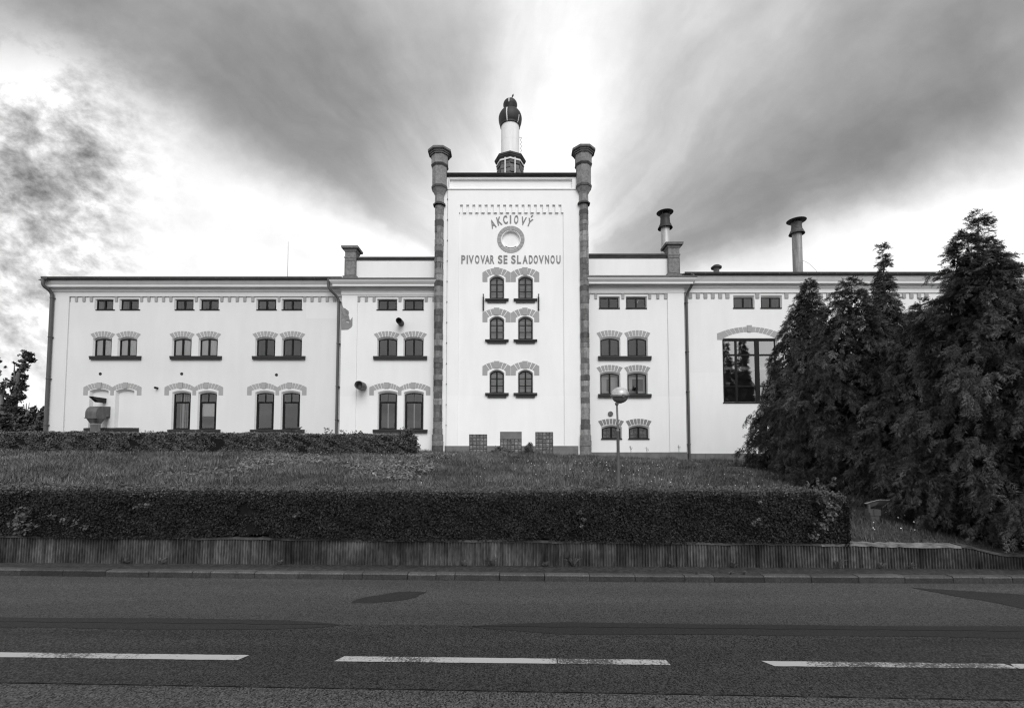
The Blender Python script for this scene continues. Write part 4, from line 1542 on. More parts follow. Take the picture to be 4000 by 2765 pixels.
M["steel_dark"] = pmat("sooty_steel", 0.06, rough=0.6, var=0.7, scale=4, spec=0.4, metal=0.2)
stack(2600, 990, 882, 850, 832, 0.33, 35.0, M["steel"], 0.56, 0.64, "flue_stack")
stack(3117, 1066, 905, 880, 864, 0.35, 36.0, M["steel_dull"], 0.58, 0.72, "flue_stack")
x, z = P(2798, 1045, 33.0)
mb = MB()
mb.lathe(x, 33.0, [(0.20, z - 1.6), (0.20, z), (0.24, z + 0.02)], 20)
s = mb.build("roof_vent", M["steel_dull"], bld)
mb = MB()
mb.lathe(x, 33.0, [(0.36, z - 0.08), (0.38, z + 0.02), (0.2, z + 0.16), (0.03, z + 0.2)], 20, bottom=True)
mb.build("vent_cap", M["black"], s)
mb = MB()
p0 = (PX(3136, 1018, 36.0), 36.0, PZ(3136, 1018, 36.0))
p1 = (PX(3206, 1066, 33.0), 33.0, PZ(3206, 1066, 33.0) - 0.3)
mb.tube([Vector(p0).lerp(Vector(p1), t) + Vector((0, 0, 0.22 * math.sin(math.pi * t))) for t in [i / 8 for i in range(9)]], 0.010, 5)
mb.build("guy_wire", M["rust"], bld)

# ---- the tall chimney behind the tower
YC = 37.0
xc = PX(1993, 560, YC)
s = 1.0 / F * YC
zz = lambda v: PZ(1993, v, YC)
mb = MB()
# octagonal masonry foot and projecting head ring (a corner faces the street)
rot = math.pi / 2
z_ring1 = PZ(1993, 587, YC - 1.30)
z_ring0 = PZ(1993, 611, YC - 1.16)
zft = zz(700) - 2.5
for i in range(30):
    z0 = zft + i * 0.36
    if z0 > z_ring0 - 0.1: break
    r0 = 1.06 + random.uniform(-0.02, 0.03)
    for j in range(8):
        a0, a1 = rot + 2 * math.pi * j / 8, rot + 2 * math.pi * (j + 1) / 8
        rj = r0 + (0.05 if (i + j) % 2 else 0)
        z1 = min(z0 + 0.35, z_ring0)
        vs = [(xc + q * math.cos(a), YC + q * math.sin(a), z_) for q, z_ in ((rj - 0.03, z0), (rj, z0 + 0.03), (rj, z1 - 0.03), (rj - 0.03, z1)) for a in (a0, a1)]
        mb.add(vs, [(0, 1, 3, 2), (2, 3, 5, 4), (4, 5, 7, 6)], random.uniform(0.5, 0.95))
chim = mb.build("chimney", M["stone"], bld, fix=False)
mb = MB()
mb.lathe(xc, YC, [(1.10, z_ring0 - 0.02), (1.14, z_ring0), (1.16, z_ring0 + 0.06), (1.24, z_ring0 + 0.14), (1.26, z_ring0 + 0.22), (1.30, z_ring0 + 0.25), (1.30, z_ring1 - 0.05), (1.26, z_ring1), (0.85, z_ring1 + 0.02)], 8, smooth=False, rot=rot)
mb.build("chimney_ring", M["stone_dark"], chim)
mb = MB()
mb.lathe(xc, YC, [(1.13, z_ring0 - 0.16), (1.17, z_ring0 - 0.16), (1.17, z_ring0 - 0.03), (1.13, z_ring0 - 0.03)], 8, smooth=False, rot=rot, top=False)
mb.build("steel_band", M["white_paint"], chim)
for a in (-1.93, -1.22):
    mb = MB()
    mb.box(xc + 1.15 * math.cos(a) - 0.045, xc + 1.15 * math.cos(a) + 0.045, YC + 1.15 * math.sin(a) - 0.06, YC + 1.15 * math.sin(a) + 0.04, z_ring0 - 1.8, z_ring0 - 0.05)
    mb.build("steel_strap", M["white_paint"], chim)
rc = 36.5 * s
z_rim = PZ(1993, 474, YC - rc)
zw = PZ(1993, 536, YC - rc)
mb = MB()
mb.lathe(xc, YC, [(rc, z_ring1 - 0.3), (rc, zw)], 40, top=False)
mb.lathe(xc, YC, [(rc * 1.004, zw - 0.01), (rc * 1.004, zw + 0.02)], 40, top=False)
mb.lathe(xc, YC, [(rc, zw), (rc, z_rim + 0.5)], 40)
mb.build("white_flue", M["white_stack"], chim)
# onion cowl, open below
rb = 47 * s
r2 = 28.5 * s
zmx, zn, zt1 = zz(466), zz(432), zz(412)
prof = [(rc * 1.03, z_rim), (rc * 1.10, z_rim + 0.02)]
for i in range(13):
    a = -0.62 + (1.02 + 0.62) * i / 12
    prof.append((rb * math.cos(a), zmx + ((zn - zmx) / math.sin(1.02) * math.sin(a) if a > 0 else (zmx - z_rim - 0.04) / math.sin(0.62) * math.sin(a))))
prof2 = [(prof[-1][0], prof[-1][1]), (r2 * 0.90, zn + 0.04)]
for i in range(11):
    a = -0.42 + (1.5 + 0.42) * i / 10
    prof2.append((max(0.03, r2 * math.cos(a)), zt1 + 0.50 * math.sin(a)))
n = 40
def gores(mb_, pf):
    vs = []
    for r, z in pf:
        vs += [(xc + r * math.cos(2 * math.pi * k / n), YC + r * math.sin(2 * math.pi * k / n), z) for k in range(n)]
    fs = [(i * n + k, i * n + (k + 1) % n, (i + 1) * n + (k + 1) % n, (i + 1) * n + k) for i in range(len(pf) - 1) for k in range(n)]
    mb_.add(vs, fs, 1.0, True)
mb = MB()
gores(mb, prof)
gores(mb, prof2)
mb.build("onion_cowl", M["black"], chim, fix=False)
def rib(pf, a, w, i0, i1):
    mb = MB()
    da = w / 2
    for (r0, z0), (r1, z1) in list(zip(pf, pf[1:]))[i0:i1]:
        vs = [(xc + (r + 0.015) * math.cos(a + q), YC + (r + 0.015) * math.sin(a + q), z) for r, z in ((r0, z0), (r1, z1)) for q in (-da / max(r, 0.2), da / max(r, 0.2))]
        mb.add(vs, [(0, 1, 3, 2)])
    mb.build("cowl_strip", M["white_paint"], chim, fix=False)
rib(prof, R(-107), 0.09, 1, 10)
rib(prof, R(-42), 0.07, 1, 6)
rib(prof2, R(-100), 0.07, 3, 7)
mb = MB()
ztip = prof2[-1][1]
mb.lathe(xc + 0.06, YC, [(0.14, ztip - 0.08), (0.11, ztip + 0.04), (0.05, ztip + 0.08)], 12)
mb.tube([(xc + 0.08, YC, ztip), (xc + 0.17, YC, ztip + 0.22), (xc + 0.22, YC, ztip + 0.34), (xc + 0.27, YC, ztip + 0.48)], [0.04, 0.045, 0.075, 0.012], 8)
mb.build("finial", M["black"], chim)
mb = MB()
pts = []
for i in range(8):
    v = 541 + i * 8.2
    pts.append((xc + rc + 0.08 + (0.0 if i % 2 else 0.13), YC - 0.05, zz(v)))
mb.tube([(xc + rc, YC - 0.05, zz(539))] + pts, 0.016, 5, smooth=False)
mb.build("zigzag_ladder", M["rust"], chim)

# ================================================================== GROUND, ROAD
def curve3(pts):
    """parabola through three (x, y) points, straight beyond +-14 m"""
    c = np.polyfit([p[0] for p in pts], [p[1] for p in pts], 2)
    d = lambda x: 2 * c[0] * x + c[1]
    f = lambda x: float(np.polyval(c, x))
    def g(x):
        if x > 13: return f(13) + d(13) * (x - 13)
        if x < -13: return f(-13) + d(-13) * (x + 13)
        return f(x)
    return g


kerbF = curve3([G(0, 2247), G(2000, 2269), G(4000, 2279)])
ZP = 0.11
pavB = curve3([G(0, 2196, ZP), G(2000, 2208, ZP), G(4000, 2222, ZP)])
seam1 = curve3([G(0, 2429), G(2000, 2448), G(4000, 2467)])
seam2 = curve3([G(0, 2667), G(2000, 2701), G(4000, 2737)])
lineA = curve3([G(0, 2549), G(2000, 2572), G(4000, 2595)])
lineB = curve3([G(0, 2568), G(2000, 2592), G(4000, 2613)])
XS = [-160, -80, -40, -25, -18] + [-14 + 0.5 * i for i in range(57)] + [18, 25, 40, 80, 160]


def ribbon(f0, f1, z, xs=XS, jitter=0.0):
    mb = MB()
    vs, fs = [], []
    for x in xs:
        vs += [(x, f0(x) + random.uniform(-jitter, jitter), z), (x, f1(x) + random.uniform(-jitter, jitter), z)]
    fs = [(2 * i, 2 * i + 2, 2 * i + 3, 2 * i + 1) for i in range(len(xs) - 1)]
    mb.add(vs, fs)
    return mb


mb = MB()
mb.add([(-400, -300, -0.03), (400, -300, -0.03), (400, 500, -0.03), (-400, 500, -0.03)], [(0, 1, 2, 3)])
tag(mb.build("ground", M["soil"]), kind="structure")
fine = [-14 + 0.07 * i for i in range(401)]
xs_f = [-160, -60, -25] + fine + [25, 60, 160]
tag(ribbon(lambda x: -1.2, lambda x: kerbF(x) + 0.05, 0.0).build("road", M["asphalt_far"]), kind="structure")
mb = ribbon(lambda x: seam2(x), lambda x: seam1(x), 0.004, xs_f, 0.006)
tag(mb.build("road_resurfacing", M["asphalt_mid"]), kind="structure")
mb = ribbon(lambda x: -1.1, lambda x: seam2(x) - 0.01, 0.0045, xs_f, 0.004)
tag(mb.build("road_near_lane", M["asphalt_near"]), kind="structure")
mb = MB()
mb.box(-160, 160, -6, -1.2, -0.02, 0.1)
tag(mb.build("near_pavement", M["paving"]), kind="structure")


def decal(name, pts_px, z, mat, wob=0.0):
    poly = [G(u, v, z) for u, v in pts_px]
    out = []
    for (x0, y0), (x1, y1) in zip(poly, poly[1:] + poly[:1]):
        m_ = max(1, int(math.hypot(x1 - x0, y1 - y0) / 0.12))
        for i in range(m_):
            t = i / m_
            out.append((x0 + (x1 - x0) * t + random.uniform(-wob, wob), y0 + (y1 - y0) * t + random.uniform(-wob, wob)))
    tri = tessellate_polygon([[Vector((x, y, 0)) for x, y in out]])
    mb = MB()
    mb.add([(x, y, z) for x, y in out], [tuple(t) for t in tri])
    return tag(mb.build(name, mat), kind="structure")


decal("road_patch", [(1368, 2352), (1395, 2338), (1440, 2328), (1500, 2319), (1560, 2311), (1610, 2308), (1668, 2312), (1640, 2322), (1622, 2331), (1570, 2344), (1500, 2350), (1420, 2354)], 0.005, M["patch"], 0.022)
decal("road_patch", [(3560, 2294), (3700, 2302), (3850, 2311), (4010, 2322), (4150, 2332), (4150, 2395), (4000, 2376), (3890, 2352), (3720, 2324)], 0.0055, M["patch"], 0.012)
# tar band along the upper seam
mb = MB()
def tar(u0, u1, up, dn):
    x0, x1 = G(u0, 2440)[0], G(u1, 2440)[0]
    n_ = 60
    vs = []
    for i in range(n_ + 1):
        t = i / n_
        x = x0 + (x1 - x0) * t
        e = min(1, min(t, 1 - t) * 8) ** 0.6
        w_ = 0.6 + 0.4 * math.sin(x * 1.7) * math.sin(x * 0.6 + 1)
        vs += [(x, seam1(x) + up * e * (0.75 + 0.3 * w_), 0.008), (x, seam1(x) - dn * e * (0.75 + 0.3 * w_), 0.008)]
    mb.add(vs, [(2 * i, 2 * i + 2, 2 * i + 3, 2 * i + 1) for i in range(n_)])
tar(-700, 1330, 0.17, 0.20)
tar(1840, 4600, 0.16, 0.22)
tag(mb.build("tar_band", M["tar"]), kind="structure")
mb = ribbon(lambda x: seam1(x) - 0.004 + 0.012 * math.sin(x * 9) * math.sin(x * 2.3), lambda x: seam1(x) + 0.002 + 0.012 * math.sin(x * 9) * math.sin(x * 2.3), 0.011, fine)
tag(mb.build("road_crack", M["leaf_core"]), kind="structure")
mb = ribbon(lambda x: seam2(x) - 0.006, lambda x: seam2(x) + 0.002 + 0.006 * math.sin(x * 13), 0.009, fine, 0.004)
tag(mb.build("road_crack", M["leaf_core"]), kind="structure")
# centre-line dashes
dashes = [(-2060, -800, 20, 20), (5080, 6350, -20, -20), (-420, 551, 0, 0), (551, 948, 0, 22), (1328, 2172, 25, 0), (2176, 2598, 0, -4), (2975, 3880, -28, -20), (3886, 4700, 20, 0)]
for u0, u1, s0, s1 in dashes:
    mb = MB()
    x0, x1 = G(u0, 2572)[0], G(u1, 2572)[0]
    e0, e1 = s0 / F * 4.9, s1 / F * 4.9
    n_ = 24
    vs = []
    for i in range(n_ + 1):
        t = i / n_
        for f, k in ((lineA, 0.5), (lineB, -0.5)):
            x = x0 + (x1 - x0) * t + (e0 * (1 - t) + e1 * t) * k
            vs.append((x, f(x) + random.uniform(-0.003, 0.003), 0.009))
    mb.add(vs, [(2 * i, 2 * i + 2, 2 * i + 3, 2 * i + 1) for i in range(n_)])
    tag(mb.build("road_marking", M["paint"]), kind="structure")

# kerb of separate stones
mb = MB()
x = -30.0
while x < 32:
    L_ = random.choice((0.78, 0.8, 0.82, 0.5, 0.8, 0.85, 0.33))
    x1 = x + L_ - 0.012
    ya, yb = kerbF(x), kerbF(x1)
    t = random.uniform(0.75, 1.25)
    h = ZP + random.uniform(-0.006, 0.006)
    if -6 < x < 1.2: t *= 1.3
    c = 0.02
    vs = [(x, ya, -0.02), (x1, yb, -0.02), (x1, yb + 0.01, h - c), (x, ya + 0.01, h - c), (x1, yb + 0.01 + c, h), (x, ya + 0.01 + c, h), (x1, yb + 0.16, h), (x, ya + 0.16, h), (x1, yb + 0.16, -0.02), (x, ya + 0.16, -0.02)]
    mb.add(vs, [(0, 1, 2, 3)], t * 0.55)               # front face darker than the top
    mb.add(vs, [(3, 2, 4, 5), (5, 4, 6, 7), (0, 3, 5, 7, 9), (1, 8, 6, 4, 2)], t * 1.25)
    x += L_
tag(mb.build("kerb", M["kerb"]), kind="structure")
tag(ribbon(lambda x: kerbF(x) + 0.158, lambda x: pavB(x) + 0.1, ZP - 0.008, xs_f, 0.0).build("pavement", M["paving"]), kind="structure")

# ribbed retaining wall
rw = thing("retaining_wall", "low ribbed concrete retaining wall below the clipped hedge", "wall", (0, pavB(0), ZP))
zw_px = [(0, 2100), (1000, 2106), (2000, 2111), (3300, 2118), (3730, 2124), (3850, 2150), (4000, 2160)]
def z_walltop(x):
    pts = [(PX(u, v, pavB(0) + 0.03), PZ(u, v, pavB(0) + 0.03)) for u, v in zw_px]
    return float(np.interp(x, [p[0] for p in pts], [p[1] for p in pts]))
per = 0.052
x = -22.0
vs, fs = [], []
cols = []
while x < 24:
    cols.append((x, 0.0))
    cols.append((x + per * 0.30, 0.0))
    cols.append((x + per * 0.5, 0.024))
    cols.append((x + per * 0.80, 0.024))
    x += per
for (x, d) in cols:
    jt = random.uniform(-0.012, 0.006)
    vs += [(x, pavB(x) + d + random.uniform(0, 0.004), ZP - 0.03), (x, pavB(x) + d + random.uniform(0, 0.004) + 0.012, z_walltop(x) + jt)]
fs = [(2 * i, 2 * i + 2, 2 * i + 3, 2 * i + 1) for i in range(len(cols) - 1)]
mb = MB()
mb.add(vs, fs)
mb.build("wall_face", M["ribbed"], rw, fix=False)
M["coping_bare"] = pmat("bare_coping", 0.17, rough=0.95, var=0.7, scale=6, bump=1.0, bscale=20, spec=0.1)
for w0, w1, mt in ((-22.0, 5.7, M["wall_top_shaded"]), (5.7, 8.2, M["coping_bare"]), (8.2, 24.0, M["wall_top_shaded"])):  # dark copy where hedge and tree shade the coping, shade in its colour
    mb = MB()
    vs = []
    xs_w = np.arange(w0, w1 + 0.05, 0.1)
    for x in xs_w:
        zt_ = z_walltop(x) + 0.012 + 0.008 * math.sin(x * 5.1) * math.sin(x * 1.3) + random.uniform(-0.008, 0.008)
        y = pavB(x)
        vs += [(x, y - 0.004 + random.uniform(-0.008, 0.008), zt_ - 0.04), (x, y + 0.004, zt_), (x, y + 0.22, zt_ + random.uniform(-0.01, 0.02)), (x, y + 0.24, zt_ - 0.2)]
    mb.add(vs, [(4 * i + k, 4 * i + 4 + k, 4 * i + 5 + k, 4 * i + 1 + k) for i in range(len(xs_w) - 1) for k in range(3)])
    mb.build("wall_coping", mt, rw, fix=False)

# ---- grass bank up to the building
def ztop_b(x):
    return float(np.interp(x, [-60, -30, -14, -5, 0, 5, 12, 20, 40], [2.33, 2.30, 2.14, 2.00, 1.86, 1.70, 1.46, 1.32, 1.25]))


def zbank(x, y):
    y0 = pavB(x) + 0.15
    z0 = z_walltop(x) - 0.03
    s_ = min(1.0, max(0.0, (y - y0) / 20.2))
    zt_ = ztop_b(x)
    z = z0 + (zt_ - z0) * (1 - (1 - s_) ** 1.8)
    z += 0.05 * math.sin(x * 0.9 + y * 0.3) * math.sin(y * 0.8 + 0.4 * x) * min(1, s_ * 8) * (1 if s_ < 0.97 else 0.3)
    return z


gx = [-220, -120, -80, -55] + [-40 + 0.8 * i for i in range(101)] + [55, 80, 120, 220]
gy = [0, 0.02, 0.05, 0.1, 0.15, 0.2, 0.25, 0.3, 0.35, 0.4, 0.45, 0.5, 0.55, 0.6, 0.65, 0.7, 0.75, 0.8, 0.85, 0.9, 0.95, 1.0, 1.5, 2, 4, 8, 15]
vs, fs = [], []
for x in gx:
    for t in gy:
        y = pavB(max(-40, min(40, x))) + 0.15 + 20.5 * t
        vs.append((x, y, zbank(max(-40, min(40, x)), y)))
m_ = len(gy)
fs = [(i * m_ + j, (i + 1) * m_ + j, (i + 1) * m_ + j + 1, i * m_ + j + 1) for i in range(len(gx) - 1) for j in range(m_ - 1)]
mb = MB()
mb.add(vs, fs, 1.0, True)
tag(mb.build("grass_bank", M["soil"], fix=False), kind="structure")

# vectorised bank height for scattering
_zx = np.linspace(-40, 40, 321)
_pav = np.array([pavB(x) for x in _zx])
_zw = np.array([z_walltop(x) for x in _zx])
_zt = np.array([ztop_b(x) for x in _zx])


def zbank_np(x, y):
    y0 = np.interp(x, _zx, _pav) + 0.15
    z0 = np.interp(x, _zx, _zw) - 0.03
    s_ = np.clip((y - y0) / 20.2, 0, 1)
    zt_ = np.interp(x, _zx, _zt)
    z = z0 + (zt_ - z0) * (1 - (1 - s_) ** 1.8)
    return z + 0.05 * np.sin(x * 0.9 + y * 0.3) * np.sin(y * 0.8 + 0.4 * x) * np.minimum(1, s_ * 8) * np.where(s_ < 0.97, 1, 0.3)


def blades(n, xr, yr, hmin, hmax, width, keep=None, dens_pow=1.0):
    x = RNG.uniform(xr[0], xr[1], n)
    y = yr[0] + (yr[1] - yr[0]) * RNG.random(n) ** dens_pow
    if keep is not None:
        k = keep(x, y)
        x, y = x[k], y[k]
    n = len(x)
    z = zbank_np(x, y)
    patch = 0.5 + 0.5 * np.sin(x * 1.3 + 2 * np.sin(y * 0.7)) * np.sin(y * 1.1 + 1.5 * np.sin(x * 0.5))
    h = RNG.uniform(hmin, hmax, n) * (0.6 + 0.8 * patch)
    az = RNG.uniform(0, 2 * np.pi, n)
    lean_ = RNG.uniform(0.15, 1.7, n) * h
    wx, wy = -np.sin(az) * width / 2, np.cos(az) * width / 2
    fac = RNG.uniform(0.6, 1.4, n)
    V = np.zeros((n, 3, 3))
    V[:, 0] = np.stack([x - wx * fac, y - wy * fac, z - 0.02], 1)
    V[:, 1] = np.stack([x + wx * fac, y + wy * fac, z - 0.02], 1)
    V[:, 2] = np.stack([x + np.cos(az) * lean_, y + np.sin(az) * lean_, z + h], 1)
    Fc = np.arange(3 * n).reshape(n, 3)
    tone = np.clip(RNG.normal(1.0, 0.35, n) * (0.6 + 0.8 * patch), 0.25, 2.4)
    tone = np.where((x > 5.4) & (y < 13), tone * 0.6, tone)  # turf below the conifers darkened, their shade goes into the tone
    return V.reshape(-1, 3), Fc, tone


parts = []
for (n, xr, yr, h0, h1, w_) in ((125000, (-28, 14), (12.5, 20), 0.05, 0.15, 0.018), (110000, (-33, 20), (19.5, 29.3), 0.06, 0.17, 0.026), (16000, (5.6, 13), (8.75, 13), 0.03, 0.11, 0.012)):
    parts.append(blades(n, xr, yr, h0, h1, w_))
for (m_, xr, yr, sc) in ((260, (-28, 10), (14, 28.8), 1.0), (120, (-10, 14), (26.5, 29.3), 1.2)):
    tx_, ty_ = RNG.uniform(*xr, m_), RNG.uniform(*yr, m_)
    k = 90
    rr_ = RNG.uniform(0.12, 0.32, m_)
    x_ = np.repeat(tx_, k) + RNG.normal(0, 1, m_ * k) * np.repeat(rr_, k)
    y_ = np.repeat(ty_, k) + RNG.normal(0, 1, m_ * k) * np.repeat(rr_, k)
    z_ = zbank_np(x_, y_)
    h_ = RNG.uniform(0.08, 0.27, m_ * k) * sc * np.repeat(RNG.uniform(0.6, 1.1, m_), k)
    az_ = RNG.uniform(0, 6.283, m_ * k)
    ln_ = RNG.uniform(0.1, 0.7, m_ * k) * h_
    V = np.zeros((m_ * k, 3, 3))
    V[:, 0] = np.stack([x_ - np.sin(az_) * 0.012, y_ + np.cos(az_) * 0.012, z_ - 0.02], 1)
    V[:, 1] = np.stack([x_ + np.sin(az_) * 0.012, y_ - np.cos(az_) * 0.012, z_ - 0.02], 1)
    V[:, 2] = np.stack([x_ + np.cos(az_) * ln_, y_ + np.sin(az_) * ln_, z_ + h_], 1)
    parts.append((V.reshape(-1, 3), np.arange(3 * m_ * k).reshape(-1, 3), np.repeat(np.clip(RNG.normal(0.9, 0.4, m_), 0.25, 1.8), k) * RNG.uniform(0.7, 1.3, m_ * k)))
off = 0
Vs, Fs, Ts = [], [], []
for V, Fc, t in parts:
    Vs.append(V); Fs.append(Fc + off); Ts.append(t); off += len(V)
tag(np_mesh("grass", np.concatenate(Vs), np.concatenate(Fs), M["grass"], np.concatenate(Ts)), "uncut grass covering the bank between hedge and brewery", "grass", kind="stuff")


def leaf_quads(pos, nrm, size, aspect=0.55, jitter=0.9, tone_sd=0.3):
    """diamond leaves at pos facing roughly nrm"""
    n = len(pos)
    d = RNG.normal(size=(n, 3)) * jitter + nrm
    d /= np.linalg.norm(d, axis=1, keepdims=True) + 1e-9
    a = RNG.normal(size=(n, 3))
    a -= d * (a * d).sum(1, keepdims=True)
    a /= np.linalg.norm(a, axis=1, keepdims=True) + 1e-9
    b = np.cross(d, a)
    s = (size * RNG.uniform(0.6, 1.3, n))[:, None]
    V = np.stack([pos - a * s, pos + b * s * aspect + d * s * 0.15, pos + a * s, pos - b * s * aspect + d * s * 0.15], 1)
    tone = np.clip(RNG.normal(1, tone_sd, n), 0.3, 2.2)
    return V.reshape(-1, 3), np.arange(4 * n).reshape(n, 4), tone


# small broad-leaved weeds in the turf and the daisies
n = 2600
cx = RNG.uniform(-12, -3, n); cy = RNG.uniform(15, 25, n)
keep = (np.sin(cx * 1.1) + np.sin(cy * 0.9 + cx * 0.4) + RNG.normal(0, 0.5, n)) > 0.5
cx, cy = cx[keep], cy[keep]
pos = np.repeat(np.stack([cx, cy, zbank_np(cx, cy) + 0.1], 1), 8, 0)
pos += RNG.normal(size=pos.shape) * np.array([0.10, 0.10, 0.05])
V, Fc, t = leaf_quads(pos, np.array([0, -0.4, 0.8]), 0.055, 0.6, 0.5)
tag(np_mesh("ground_cover", V, Fc, M["grass"], t * 1.15), "leafy ground cover patch in the grass below the left hedge", "ground cover", kind="stuff")
n = 420
cx = np.concatenate([RNG.normal(6, 4.2, 150), RNG.uniform(-20, 12, 45)])
cy = np.concatenate([RNG.uniform(13.5, 22, 150), RNG.uniform(13.5, 27, 45)])
cl = RNG.normal(0, 0.5, len(cx))
pos = np.stack([cx, cy, zbank_np(cx, cy) + RNG.uniform(0.10, 0.18, len(cx))], 1)
extra_x = RNG.uniform(6.3, 9.5, 22); extra_y = RNG.uniform(9.2, 11.6, 22)
pos = np.concatenate([pos, np.stack([extra_x, extra_y, zbank_np(extra_x, extra_y) + 0.15], 1)])
V, Fc, t = leaf_quads(pos, np.array([0, -0.7, 0.9]), 0.016, 0.9, 0.25)
tag(np_mesh("daisies", V, Fc, M["daisy"], t), "scattered small white daisies in the grass bank", "daisies", kind="stuff")

# ---- hedges
def hedge(name, label, xa, xb, yf, yb, ztop, zbot, n, leaf, mat, wob=0.05, gaps=(), round_end=True, shoots=(), lit_growth=0.0):
    """clipped hedge: leaf shell over a dark twiggy core"""
    root = thing(name, label, "hedge", ((xa + xb) / 2, (yf((xa + xb) / 2) + yb((xa + xb) / 2)) / 2, zbot((xa + xb) / 2)))
    xs = RNG.uniform(xa, xb, n)
    yfv = np.array([0.0]) if False else np.interp(xs, *_tab(yf, xa, xb))
    ybv = np.interp(xs, *_tab(yb, xa, xb))
    ztv = np.interp(xs, *_tab(ztop, xa, xb))
    zbv = np.interp(xs, *_tab(zbot, xa, xb))
    which = RNG.random(n)
    front = which < 0.60
    top = (which >= 0.60) & (which < 0.90)
    back = which >= 0.90
    s_ = RNG.random(n)
    dpt = np.abs(RNG.normal(0, 0.05, n))
    bump = wob * (np.sin(xs * 2.1) * np.sin(xs * 0.83 + 2) + 0.6 * np.sin(xs * 5.3 + 4 * s_) * np.sin(s_ * 9))
    y = np.where(front, yfv + dpt - bump, np.where(back, ybv - dpt, yfv + (ybv - yfv) * s_))
    z = np.where(top, ztv - dpt + bump * 0.6 + RNG.normal(0, 0.02, n), zbv + (ztv - zbv) * s_)
    # soften the shoulder and the open end
    sh = np.clip((z - (ztv - 0.16)) / 0.16, 0, 1)
    y = np.where(front, y + 0.10 * sh ** 2, y)
    if round_end:
        e = np.clip((xs - (xb - 0.35)) / 0.35, 0, 1)
        y = np.where(front, y + 0.25 * e ** 2, y)
        z = np.where(top, z - 0.22 * e ** 2, z)
    nr = np.where(front[:, None], np.array([0, -1, 0.25]), np.where(back[:, None], np.array([0, 1, 0.2]), np.array([0, -0.15, 1])))
    pos = np.stack([xs, y, z], 1)
    keep = np.ones(n, bool)
    for gx_, gz_, rx_, rz_, pr in gaps:
        inside = ((xs - gx_) / rx_) ** 2 + ((z - gz_) / rz_) ** 2 < 1
        keep &= ~(inside & front & (RNG.random(n) < pr))
    pos, nr = pos[keep], nr[keep]
    if round_end:
        m_ = int(n * 0.03)
        ye = RNG.uniform(0, 1, m_)
        xx = xb + 0.03 - 0.2 * (2 * ye - 1) ** 2 + RNG.normal(0, 0.03, m_)
        yy = yf(xb) + (yb(xb) - yf(xb)) * ye
        zz_ = zbot(xb) + (ztop(xb) - zbot(xb)) * RNG.random(m_) - 0.06
        pos = np.concatenate([pos, np.stack([xx, yy, zz_], 1)])
        nr = np.concatenate([nr, np.tile([1, -0.3, 0.2], (m_, 1))])
    for (sx, sh_, cnt, sw) in shoots:
        k = int(cnt)
        tt = RNG.random(k)
        q = np.stack([sx + RNG.normal(0, sw, k) * (1 - 0.5 * tt), np.full(k, (yf(sx) + yb(sx)) / 2 - 0.2) + RNG.normal(0, 0.15, k), ztop(sx) - 0.1 + sh_ * tt], 1)
        pos = np.concatenate([pos, q]); nr = np.concatenate([nr, np.tile([0, -0.6, 0.5], (k, 1))])
    lit_tone = np.ones(len(pos))  # hedge top and its shoots lightened, skylight on them put into the tone
    lit_tone[:len(keep[keep])] = np.where(top[keep], 1.0 + lit_growth, 1.0 + 0.5 * lit_growth * np.clip((pos[:len(keep[keep]), 2] - (ztv[keep] - 0.10)) / 0.10, 0, 1))
    if lit_growth:
        k = n // 9
        xs3 = RNG.uniform(xa, xb - 0.1, k)
        fr = RNG.random(k) ** 1.5
        clumpy = 0.5 + 0.5 * np.sin(xs3 * 3.1) * np.sin(xs3 * 7.7 + 1)
        q = np.stack([xs3, np.interp(xs3, *_tab(yf, xa, xb)) + 0.08 + fr * 0.85, np.interp(xs3, *_tab(ztop, xa, xb)) + RNG.random(k) ** 2 * (0.03 + 0.07 * clumpy)], 1)
        pos = np.concatenate([pos, q]); nr = np.concatenate([nr, np.tile([0, -0.5, 0.8], (k, 1))])
        lit_tone = np.concatenate([lit_tone, np.full(k, 1.0 + 1.3 * lit_growth)])
    V, Fc, t = leaf_quads(pos, nr, leaf, 0.6, 0.75, 0.32)
    np_mesh("leaves", V, Fc, mat, t * lit_tone, parent=root)
    # core
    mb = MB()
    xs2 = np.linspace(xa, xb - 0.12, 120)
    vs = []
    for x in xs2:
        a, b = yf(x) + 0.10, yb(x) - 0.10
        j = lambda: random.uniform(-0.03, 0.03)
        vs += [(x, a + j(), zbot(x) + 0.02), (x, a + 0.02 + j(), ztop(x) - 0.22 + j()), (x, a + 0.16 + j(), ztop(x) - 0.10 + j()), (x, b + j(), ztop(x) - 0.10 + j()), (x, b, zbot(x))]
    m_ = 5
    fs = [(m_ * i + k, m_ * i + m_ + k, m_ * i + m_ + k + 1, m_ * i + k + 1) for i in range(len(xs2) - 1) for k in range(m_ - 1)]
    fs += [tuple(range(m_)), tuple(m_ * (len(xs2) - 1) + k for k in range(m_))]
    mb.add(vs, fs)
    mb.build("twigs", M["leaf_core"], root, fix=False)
    return root


def _tab(f, xa, xb):
    xx = np.linspace(xa, xb, 200)
    return xx, np.array([f(x) for x in xx])


